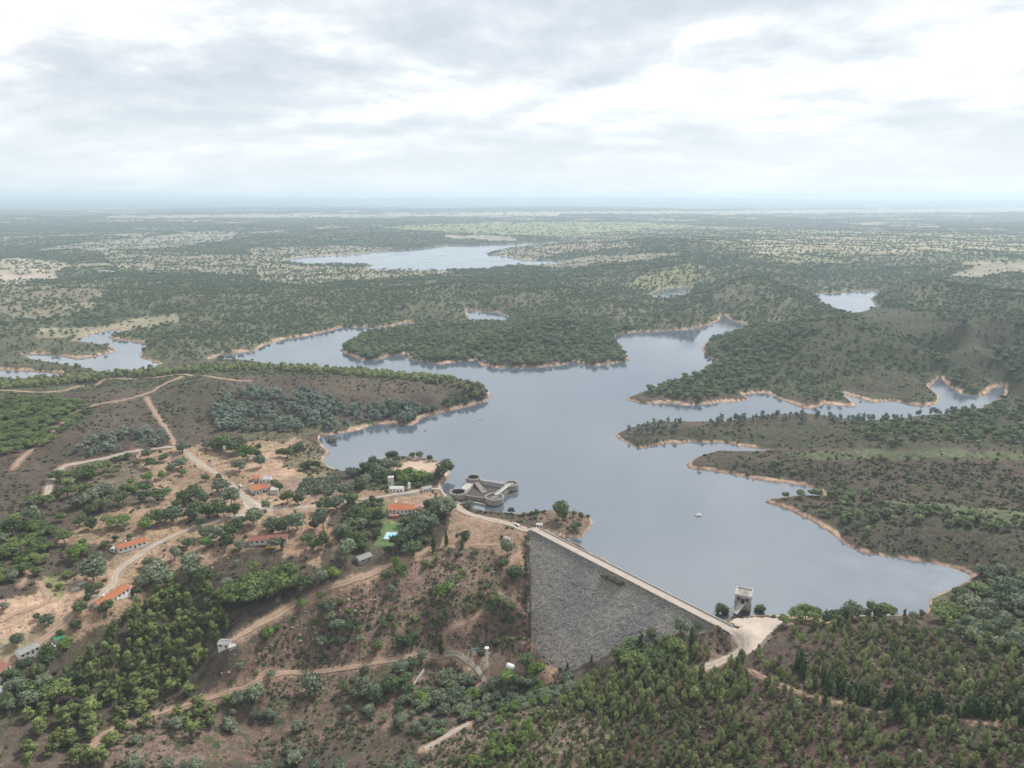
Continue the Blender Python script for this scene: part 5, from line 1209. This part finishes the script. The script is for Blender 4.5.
LM = [('white farmhouse', 260, 487), ('red roofed barn', 268, 540), ('house above the road bend', 130, 549), ('white row house', 114, 600), ('tiled villa', 402, 509), ('swimming pool', 393, 536), ('grey stone hut', 366, 560), ('whitewashed hut', 226, 647), ('grey roofed house', 30, 657),
      ('round spillway', 485, 490), ('intake tower', 743, 600), ('left edge of the dam face', 531, 600), ('white lattice mast', 486, 660), ('white tank', 510, 668), ('curve of the upper road', 52, 480), ('fork of the red tracks', 310, 510), ('white tower', 391, 480), ('small orchard', 308, 490),
      ('bare clearing on the headland', 415, 468), ('pale forecourt', 765, 625), ('shrubby inlet', 325, 455), ('concrete channel wall', 418, 680), ('track across the ridge', 300, 602), ('left dam end headland', 575, 520), ('far right beach', 935, 600), ('green shelter', 62, 642), ('gully of the service track', 330, 672), ('orange shore under the ridge', 370, 428)]
ADJ = {'stone_pine': 'broad green pine', 'evergreen_oak': 'dark round tree', 'olive_tree': 'grey green tree', 'leafy_tree': 'bright green tree', 'cypress': 'narrow dark cypress'}
def rel_word(dx, dy):
    if abs(dx) > abs(dy) * 1.3: return 'left of' if dx < 0 else 'right of'
    return 'above' if dy < 0 else 'below'
ORD = ['nearest', 'second', 'third', 'fourth', 'fifth', 'sixth', 'seventh', 'eighth', 'ninth', 'tenth', 'eleventh', 'twelfth', 'thirteenth', 'fourteenth', 'fifteenth', 'sixteenth', 'seventeenth', 'eighteenth', 'nineteenth', 'twentieth']
sx_, sy_, sz_ = hit([s[0] for s in SINGLE], [s[1] for s in SINGLE])
buckets = {}
for i, (px_, py_, hp, kd) in enumerate(SINGLE):
    j = min(range(len(LM)), key=lambda q: (LM[q][1] - px_) ** 2 + (LM[q][2] - py_) ** 2 * 1.6)
    buckets.setdefault((kd, rel_word(px_ - LM[j][1], py_ - LM[j][2]), j), []).append((math.hypot(px_ - LM[j][1], py_ - LM[j][2]), i))
SLAB = {}
for (kd, rw, j), lst in buckets.items():
    lst.sort()
    for k, (_, i) in enumerate(lst):
        if len(lst) == 1: SLAB[i] = f'{ADJ[kd]} {rw} the {LM[j][0]}'
        else: SLAB[i] = f'{ADJ[kd]} {rw} the {LM[j][0]}, {ORD[min(k, 19)]} of {len(lst)} outward' if k else f'{ADJ[kd]} {rw} the {LM[j][0]}, the nearest of {len(lst)}'
for i, (px_, py_, hp, kd) in enumerate(SINGLE):
    x, y, z = float(sx_[i]), float(sy_[i]), float(sz_[i])
    h = hp * px_h(x, y, z) * (1.12 if kd != 'cypress' else 1.0)
    wdt = {'stone_pine': 1.15, 'cypress': .9}.get(kd, 1.15)
    plant(kd, x, y, z - .1, h, SLAB[i], None, parts=hp > 13, width=wdt)
SXY = np.stack([sx_, sy_], -1)

# ------------------------------------------------------------------ trees in stands
def scatter(poly, spacing, jit=.45, dens=1.0, seed=0, clear=True, lift=4, gap=0.0):
    """world-even points inside an outline of the photograph"""
    P = np.array(poly, float)
    e = np.vstack([P] + [(P + (np.roll(P, -1, 0) - P) * k / 4) for k in (1, 2, 3)])
    hx, hy, hz = hit(e[:, 0], e[:, 1])
    x0, x1, y0, y1 = hx.min() - 20, hx.max() + 20, hy.min() - 20, hy.max() + 20
    nx = int((x1 - x0) / spacing) + 1; ny = int((y1 - y0) / spacing) + 1
    rg = np.random.default_rng(seed + 900)
    X, Y = np.meshgrid(np.arange(nx), np.arange(ny)); X = (x0 + (X + .5 * (Y % 2) + rg.normal(size=X.shape) * jit) * spacing).ravel(); Y = (y0 + (Y + rg.normal(size=Y.shape) * jit) * spacing).ravel()
    Zg = ground(X, Y); px_, py_ = proj(X, Y, Zg)
    m_ = pip(px_, py_, P) & (rg.random(len(X)) < dens) & (gridval(SD.reshape(NR, NT), X, Y) > 3)
    if gap: m_ &= fbm(X / 28, Y / 28, seed + 5, 3) > gap
    X, Y, Zg = X[m_], Y[m_], Zg[m_]
    if clear and len(X):
        keep = np.ones(len(X), bool)
        for (nm, mt, wd_, pts), C2 in zip(ROADS, ROADW):
            if C2[:, 0].max() < X.min() - 9 or C2[:, 0].min() > X.max() + 9: continue
            for p in C2[::2]: keep &= (X - p[0]) ** 2 + (Y - p[1]) ** 2 > (wd_ / 2 + 1.6) ** 2
        for p in SXY: keep &= (X - p[0]) ** 2 + (Y - p[1]) ** 2 > 9
        X, Y, Zg = X[keep], Y[keep], Zg[keep]
    if len(X):
        k = depth_ok(X, Y, Zg, lift); X, Y, Zg = X[k], Y[k], Zg[k]
    return X, Y, Zg
STANDS = []      # (kind, x, y, z, h, label, group, width)
def stand(kd, poly, spacing, h0, h1, label, group, width=1.0, **kw):
    X, Y, Zg = scatter(poly, spacing, **kw); rg = np.random.default_rng(int(abs(poly[0][0]) * 7 + len(poly)))
    for x, y, z in zip(X, Y, Zg): STANDS.append((kd, float(x), float(y), float(z), float(h0 + (h1 - h0) * rg.random() ** 1.3), label, group, width))
HILL = [(560,706),(600,688),(650,668),(702,672),(745,663),(770,640),(795,626),(830,618),(930,626),(1040,640),(1060,790),(1040,800),(440,800),(440,772),(500,742)]
stand('young_pine', HILL, 5.0, 3.4, 8.0, 'feathery young pine in the purple scrub of the pine hill below the forecourt', 'young pines on the hill below the forecourt', .60, seed=1, gap=.30, jit=.38)
stand('young_pine', [(575,688),(640,650),(705,650),(745,662),(745,700),(600,720),(560,704)], 4.8, 5.0, 9.0, 'taller pine in the close rank between the dam foot and the pine hill', 'pines at the foot of the dam face', .62, seed=2, jit=.4)
stand('cypress', [(785,672),(800,664),(850,690),(900,704),(1040,712),(1040,732),(960,724),(880,716),(820,704)], 4.6, 6, 10, 'dark green conifer in the row along the track over the pine hill', 'dark conifers lining the hill track', 1.25, seed=3)
stand('leafy_tree', [(430,735),(500,700),(560,690),(600,700),(560,740),(480,768),(430,768)], 8, 3.0, 6, 'low bright green tree on the dry slope beside the grey lower road', 'low trees beside the grey lower road', 1.2, seed=4, gap=.42)
stand('olive_tree', [(935,612),(960,590),(1000,575),(1060,570),(1060,668),(1000,655),(960,640)], 7.5, 4.0, 7.5, 'grey green leafy tree in the thick wood behind the far right beach', 'grey green trees behind the right hand beach', 1.25, seed=5, gap=.33)
stand('eucalyptus', [(95,650),(120,628),(150,600),(170,586),(200,580),(225,600),(232,628),(217,645),(205,672),(180,690),(120,700),(70,702),(60,680)], 5.0, 5.5, 12, 'olive green eucalyptus in the dense grove below the white row house', 'eucalyptus grove below the row house', .95, seed=6, jit=.4)
stand('olive_tree', [(120,735),(180,722),(260,712),(340,708),(400,712),(425,740),(410,800),(100,800)], 8.5, 3.5, 7.5, 'pale grey green tree on the valley floor below the service track', 'pale trees on the valley floor', 1.2, seed=31, gap=.40)
stand('eucalyptus', [(20,700),(90,690),(180,690),(230,700),(200,768),(20,768)], 7.0, 6, 11, 'olive green eucalyptus in the hollow at the lower left', 'eucalyptus in the lower left hollow', 1.25, seed=7, gap=.4)
stand('stone_pine', [(-30,402),(55,398),(92,408),(75,425),(45,445),(10,455),(-30,455)], 7.6, 5.0, 8.0, 'rounded green pine in the close wood left of the ridge track', 'round pines in the wood left of the ridge track', 1.3, seed=8, jit=.35)
stand('stone_pine', [(-30,520),(20,515),(60,530),(40,575),(-30,600)], 9, 5.0, 8.0, 'rounded green pine in the loose wood at the left edge below the road curve', 'round pines below the road curve', 1.25, seed=9, gap=.4)
stand('blue_eucalyptus', [(212,415),(225,398),(250,388),(268,392),(290,400),(300,392),(330,398),(345,412),(400,402),(425,412),(408,424),(368,422),(340,432),(300,434),(265,432),(235,432),(215,432)], 5.6, 6, 10, 'blue green young eucalyptus in the band under the left ridge', 'blue green eucalyptus band under the ridge', 1.25, seed=10, gap=.36)
stand('blue_eucalyptus', [(75,452),(95,440),(130,432),(170,432),(172,446),(130,450),(90,458)], 6, 5, 9, 'blue green young eucalyptus along the upper side of the curving road', 'blue green eucalyptus above the curving road', 1.3, seed=11, gap=.3)
stand('young_pine', [(-30,384),(60,378),(110,373),(200,367),(271,365),(343,369),(431,376),(461,381),(482,386),(490,394),(480,398),(455,388),(420,382),(340,375),(271,371),(200,373),(110,380),(60,385),(-30,392)], 6.6, 3.5, 8.5, 'small dark pine in the line crowning the left ridge', 'pines crowning the left ridge', 1.3, seed=12, lift=7)
stand('evergreen_oak', [(440,412),(445,402),(470,390),(490,394),(490,400),(468,404),(430,414),(405,424),(380,421),(372,412),(400,402)], 7, 4, 7.5, 'dark round tree on the wooded tip of the left headland', 'dark trees on the left headland tip', 1.3, seed=13, gap=.36)
stand('stone_pine', [(60,440),(0,462),(0,500),(50,500),(60,470),(100,458),(140,455),(120,470),(80,500),(60,520),(30,515),(0,505),(-20,470)], 11, 3.5, 6.5, 'small round pine scattered beside the road curve', 'small pines beside the road curve', 1.25, seed=14, gap=.45)
stand('evergreen_oak', [(350,470),(385,461),(392,474),(440,477),(436,486),(418,488),(395,480),(372,492),(352,490)], 6.0, 3, 6, 'dark round tree crowding round the white tower on the headland', 'trees round the white tower', 1.3, seed=15, gap=.3)
stand('evergreen_oak', [(360,505),(386,500),(384,520),(372,548),(350,556),(338,530),(345,510)], 7, 4, 8, 'dark round tree in the garden left of the villa lawn', 'garden trees left of the villa', 1.25, seed=16, gap=.32)
stand('olive_tree', [(390,705),(420,690),(460,690),(500,682),(560,672),(575,690),(520,712),(470,728),(440,740),(400,730)], 6.0, 3.5, 7, 'grey green tree in the thicket along the stream below the dam', 'thicket trees along the stream below the dam', 1.25, seed=17, gap=.28)
stand('leafy_tree', [(395,560),(460,556),(520,585),(520,640),(470,645),(380,650),(300,672),(260,660),(330,600)], 9.5, 1.6, 3.6, 'small green tree on the rough slope between the ridge track and the service road', 'small trees on the rough valley slope', 1.3, seed=18, gap=.47)
stand('blue_eucalyptus', [(612,442),(630,428),(680,422),(720,421),(790,416),(830,418),(900,416),(968,410),(985,412),(968,418),(900,424),(830,424),(750,424),(680,430),(645,438)], 8, 5, 9.5, 'slender tree in the line along the back of the first right hand peninsula', 'trees along the first right hand peninsula', 1.0, seed=19, gap=.36, lift=8)
stand('cork_oak', [(850,430),(900,425),(960,415),(1060,405),(1060,440),(960,446),(880,446)], 9, 4.5, 8, 'dark green tree in the wood inland of the right hand peninsulas', 'trees inland of the right hand peninsulas', 1.15, seed=20, gap=.38)
stand('cork_oak', [(775,500),(800,494),(840,490),(880,500),(960,516),(1060,522),(1060,532),(960,530),(900,520),(860,540),(830,525),(800,508)], 8, 4, 7.5, 'dark green tree in the belt across the lowest right hand peninsula', 'trees across the lowest right hand peninsula', 1.15, seed=21, gap=.38)
stand('cork_oak', [(690,468),(760,455),(1060,458),(1060,500),(900,500),(830,488)], 16, 2.5, 5, 'small tree dotted on the purple slope of the middle right peninsula', 'dotted trees on the middle right peninsula', 1.2, seed=22, gap=.42)
stand('cork_oak', [(338,351),(352,342),(365,334),(395,329),(450,326),(520,316),(600,318),(640,328),(616,334),(620,348),(630,361),(590,366),(560,364),(480,366),(450,362),(410,360),(370,359)], 9.5, 6, 9.5, 'rounded oak on the wooded island like headland across the water', 'oaks on the wooded headland across the water', 1.3, seed=23)
stand('cork_oak', [(630,396),(660,386),(705,368),(705,350),(740,330),(790,322),(820,330),(790,360),(760,385),(700,400)], 9.5, 4.5, 8, 'rounded oak on the left flank of the big right hand hill', 'oaks on the left flank of the right hill', 1.3, seed=24, gap=.33)
stand('cork_oak', [(918,337),(930,345),(950,362),(945,372),(928,352),(900,330)], 8, 4, 7, 'green tree in the fold down the right hand hill', 'trees in the fold of the right hill', 1.3, seed=25)
stand('cork_oak', [(985,360),(1010,330),(1040,300),(1060,330),(1060,385),(1010,385)], 11, 4, 8, 'green tree on the slope at the far right edge', 'trees on the far right slope', 1.3, seed=26, gap=.36)
stand('evergreen_oak', [(598,660),(640,644),(690,630),(716,628),(733,640),(704,654),(640,668)], 6.0, 2.5, 6.5, 'dark round tree in the fringe covering the right foot of the dam face', 'trees along the right foot of the dam', 1.25, seed=40, gap=.36)
# orchard in rows behind the farmhouse
a0, a1, a2 = hit1(296, 495), hit1(333, 492), hit1(305, 480)
for i in range(7):
    for j in range(11):
        p = a0 + (a1 - a0) * (j / 10) + (a2 - a0) * (i / 6)
        zz = float(ground([p.x], [p.y])[0]); STANDS.append(('sapling', p.x + float(trg.normal()) * .4, p.y + float(trg.normal()) * .4, zz, 1.9 + .7 * float(trg.random()), 'small round sapling in the rows of the orchard right of the farmhouse', 'saplings in the orchard rows', 1.0))
# green clipped hedge plants on the lane and by the headland
for (xa, ya, xb, yb, nn_, lab, grp) in ((434, 505, 436, 494, 7, 'clipped green bush in the hedge along the lane beside the kiosk', 'hedge bushes along the kiosk lane'), (518, 516.5, 545, 511.5, 9, 'green bush along the shore wall of the dam end headland', 'bushes along the shore of the dam end headland'), (480, 512, 512, 514.5, 7, 'tiny bush on the water side of the dam road', 'tiny bushes on the water side of the dam road'), (603, 575, 621, 583, 14, 'dark dry bush growing out of the damaged crest of the dam', 'dark bushes on the damaged dam crest')):
    for k in range(nn_):
        f_ = k / (nn_ - 1)
        if 'damaged' in lab:
            x, y, z = face_pt(xa + (xb - xa) * f_, ya + (yb - ya) * f_ + 1.5)
            STANDS.append(('shrub', x, y, z - .4, 1.6 + trg.random() * 1.2, lab, grp, 1.0)); continue
        g = hit1(xa + (xb - xa) * f_, ya + (yb - ya) * f_); STANDS.append(('sapling', g.x, g.y, g.z, 1.3 + .8 * float(trg.random()), lab, grp, 1.1))
for k in range(26):      # bushes along the rough left join of the dam face
    f_ = k / 25; x, y, z = face_pt(530.5 + float(trg.normal()) * 1.0 - 1.5, 537 + 126 * f_ ** .85)
    zg = float(ground([x - 2.0], [y])[0]); STANDS.append(('shrub', x - 2.0, y, zg, 1.0 + 1.8 * float(trg.random()) ** 2, 'dry bush growing along the left join of the dam face and the hillside', 'bushes along the left join of the dam face', .9))
# the 300 of a kind that show largest are objects of their own, the rest is one mass of that kind
def gn_mass(name, kd, rows, label):
    """rows: x, y, z, h, width: one object whose geometry nodes set copies of the trees of that kind"""
    rows = np.array(rows)
    me = bpy.data.meshes.new(name); me.vertices.add(len(rows)); me.vertices.foreach_set('co', rows[:, :3].astype(np.float32).ravel())
    rg = np.random.default_rng(len(rows))
    pro = list(PROTO[kd].values())
    for nm, ty, va in (('idx', 'INT', rg.integers(0, len(pro), len(rows)).astype(np.int32)), ('rotz', 'FLOAT', (rg.random(len(rows)) * 6.28).astype(np.float32)), ('hgt', 'FLOAT', rows[:, 3].astype(np.float32)), ('wid', 'FLOAT', (rows[:, 3] * rows[:, 4] * (.85 + .3 * rg.random(len(rows)))).astype(np.float32))):
        at = me.attributes.new(nm, ty, 'POINT'); at.data.foreach_set('value', va)
    o = bpy.data.objects.new(name, me); COL.objects.link(o); tag(o, label, None, None, 'stuff')
    ng = bpy.data.node_groups.new(name, 'GeometryNodeTree')
    ng.interface.new_socket('Geometry', in_out='INPUT', socket_type='NodeSocketGeometry'); ng.interface.new_socket('Geometry', in_out='OUTPUT', socket_type='NodeSocketGeometry')
    gi = ng.nodes.new('NodeGroupInput'); go = ng.nodes.new('NodeGroupOutput'); jo = ng.nodes.new('GeometryNodeJoinGeometry'); ip = ng.nodes.new('GeometryNodeInstanceOnPoints')
    for p in reversed(pro):
        oi = ng.nodes.new('GeometryNodeObjectInfo'); oi.inputs['Object'].default_value = p; oi.inputs['As Instance'].default_value = True; oi.transform_space = 'ORIGINAL'
        ng.links.new(oi.outputs['Geometry'], jo.inputs[0])
    def na(nm, ty):
        n_ = ng.nodes.new('GeometryNodeInputNamedAttribute'); n_.data_type = ty; n_.inputs['Name'].default_value = nm; return n_.outputs['Attribute']
    ip.inputs['Pick Instance'].default_value = True
    ng.links.new(gi.outputs[0], ip.inputs['Points']); ng.links.new(jo.outputs[0], ip.inputs['Instance']); ng.links.new(na('idx', 'INT'), ip.inputs['Instance Index'])
    c1 = ng.nodes.new('ShaderNodeCombineXYZ'); ng.links.new(na('rotz', 'FLOAT'), c1.inputs[2]); ng.links.new(c1.outputs[0], ip.inputs['Rotation'])
    c2 = ng.nodes.new('ShaderNodeCombineXYZ'); w_ = na('wid', 'FLOAT'); ng.links.new(w_, c2.inputs[0]); ng.links.new(w_, c2.inputs[1]); ng.links.new(na('hgt', 'FLOAT'), c2.inputs[2]); ng.links.new(c2.outputs[0], ip.inputs['Scale'])
    ng.links.new(ip.outputs[0], go.inputs[0])
    md = o.modifiers.new('copies', 'NODES'); md.node_group = ng
    return o
REST = {}
n_single = {}
for s in SINGLE: n_single[s[3]] = n_single.get(s[3], 0) + 1
bykind = {}
for s in STANDS: bykind.setdefault(s[0], []).append(s)
for kd, lst in bykind.items():
    def size(s):
        pxx, pyy = proj(s[1], s[2], s[3])
        vis = (pxx > -4) & (pxx < W + 4) & (pyy - s[4] / px_h(s[1], s[2], s[3]) < H)
        return (s[4] / px_h(s[1], s[2], s[3])) if vis else 0.0
    lst = sorted(lst, key=lambda s: -size(s)); lim = 300 - n_single.get(kd, 0)
    for i, s in enumerate(lst):
        hp = size(s)
        if i < lim and hp > 0: plant(kd, s[1], s[2], s[3] - .1, s[4], s[5], s[6], parts=hp > 21, width=s[7])
        else: REST.setdefault(kd, []).append((s[1], s[2], s[3] - .1, s[4], s[7]))
NAME = {'young_pine': 'pine_wood', 'cork_oak': 'oak_wood', 'evergreen_oak': 'evergreen_thicket', 'stone_pine': 'stone_pine_wood', 'eucalyptus': 'eucalyptus_wood', 'blue_eucalyptus': 'blue_eucalyptus_wood', 'olive_tree': 'olive_thicket', 'leafy_tree': 'leafy_thicket', 'cypress': 'conifer_belt', 'sapling': 'young_hedge', 'shrub': 'bushes'}
# ------------------------------------------------------------------ far woodland and the undergrowth
rg = np.random.default_rng(4242)
rows = []
SDg = SD.reshape(NR, NT); WDg = WD.reshape(NR, NT); SCg = SCR.reshape(NR, NT)
def ring_points(r0, r1, sp_, half=R(40)):
    A_ = half * (r1 * r1 - r0 * r0); N = int(A_ / sp_ ** 2)
    r_ = np.sqrt(r0 * r0 + (r1 * r1 - r0 * r0) * rg.random(N)); a_ = (rg.random(N) * 2 - 1) * half
    return r_ * np.sin(a_), r_ * np.cos(a_)
hx_ = np.array([[s[1], s[2]] for s in STANDS if s[0] == 'cork_oak'])
for r0, r1, sp_, h0, h1, wd_ in ((800, 1500, 7.2, 2.6, 7.2, 1.1), (1500, 2600, 8.5, 3.5, 8, 1.15), (2600, 4500, 12, 4.5, 8.5, 1.35), (4500, 8000, 20, 5, 9, 1.8), (8000, 15000, 45, 7, 11, 3.2)):
    x, y = ring_points(r0, r1, sp_)
    d_ = gridval(WDg, x, y) * (.42 + 1.2 * fbm(x / 45, y / 45, 33, 3)); ok = (rg.random(len(x)) < d_) & (gridval(SDg, x, y) > 5 * max(1, r0 / 900))
    x, y = x[ok], y[ok]; z = ground(x, y); px_, py_ = proj(x, y, z); ok = (px_ > -40) & (px_ < 1064) & (py_ < 412)
    x, y, z = x[ok], y[ok], z[ok]
    ok = depth_ok(x, y, z, 8, 20); x, y, z = x[ok], y[ok], z[ok]
    h = h0 + (h1 - h0) * rg.random(len(x)) ** 1.5
    rows.append(np.stack([x, y, z - .1, h, np.full(len(x), wd_)], -1))
rows = np.vstack(rows)
REST['cork_oak'] = REST.get('cork_oak', []) + [tuple(r_) for r_ in rows]
for kd, lst in REST.items():
    if len(lst) > 3 and kd in PROTO: gn_mass(NAME[kd], kd, lst, None)
# undergrowth: low scrub on the near slopes
rows = []
for r0, r1, sp_ in ((215, 420, 2.0), (420, 700, 3.0), (700, 1100, 4.0), (1100, 1500, 6.0)):
    x, y = ring_points(r0, r1, sp_, R(44))
    s_ = gridval(SCg, x, y); d_ = s_ * s_ * np.where(r0 < 700, 1.3, np.where(x < 0, .95, .40)) * sstep(.32, .58, fbm(x / 22, y / 22, 71, 3)); ok = (rg.random(len(x)) < d_) & (gridval(SDg, x, y) > 6)
    x, y = x[ok], y[ok]; s2, t2 = dam_st(x, y); ok = ~pip(x, y, damfoot); x, y = x[ok], y[ok]
    z = ground(x, y); rows.append(np.stack([x, y, z - .15, (.7 + 1.3 * rg.random(len(x)) ** 2) * (sp_ / 3.0) ** .25, .7 + .5 * rg.random(len(x))], -1))
rows = np.vstack(rows)
gn_mass('undergrowth', 'shrub', rows, None)
# loose pale stones on the rough slopes below the dam road
rg = np.random.default_rng(99)
STONE_ME = []; MAT_LOOSE = plain('loose_stone', (.29, .245, .205), .95, .35, .8)
for v in range(4):
    vv = ICO2[0] * (.75 + .5 * rg.random((len(ICO2[0]), 1))) * np.array([1, .8, .6])
    me = bpy.data.meshes.new('stone'); me.from_pydata(vv.tolist(), [], ICO2[1].tolist()); me.materials.append(MAT_LOOSE); STONE_ME.append(me)
PROTO['stone'] = {}
for v, (px_, py_, lab) in enumerate(((300, 641, 'pale stone on the dark slope below the ridge track, leftmost of three'), (316, 633, 'pale stone on the dark slope below the ridge track, middle of three'), (331, 640, 'pale stone on the dark slope below the ridge track, rightmost of three'), (493, 572, 'pale stone on the bare slope left of the dam face'))):
    o = bpy.data.objects.new('stone', STONE_ME[v]); COL.objects.link(o); o.location = hit1(px_, py_); o.scale = (1.5, 1.4, 1.3); tag(o, lab, 'stone'); PROTO['stone'][v] = o
rows = []
for poly, sp_, gp in (([(228,650),(300,612),(380,590),(420,590),(440,640),(380,655),(300,670),(240,690),(215,690)], 3.0, .5), ([(400,565),(470,548),(525,580),(530,650),(450,650),(420,600)], 4.5, .5), ([(0,600),(100,595),(60,640),(0,660)], 6, .5), ([(430,740),(500,700),(600,700),(560,768),(430,768)], 5, .5), ([(560,700),(700,672),(900,640),(1024,650),(1024,768),(480,768)], 12, .5), ([(130,460),(250,450),(330,470),(320,560),(150,590),(100,545)], 8, .5)):
    X, Y, Zg = scatter(poly, sp_, seed=int(sp_ * 10), gap=gp)
    rows += [(x, y, z, s_, 1.2) for x, y, z, s_ in zip(X, Y, Zg, .25 + .8 * rg.random(len(X)) ** 3)]
gn_mass('loose_stones', 'stone', rows, None)
print('STANDS', {k: len(v) for k, v in bykind.items()}, 'REST', {k: len(v) for k, v in REST.items()}, 'SINGLE', n_single, 'UNDER', len(rows))
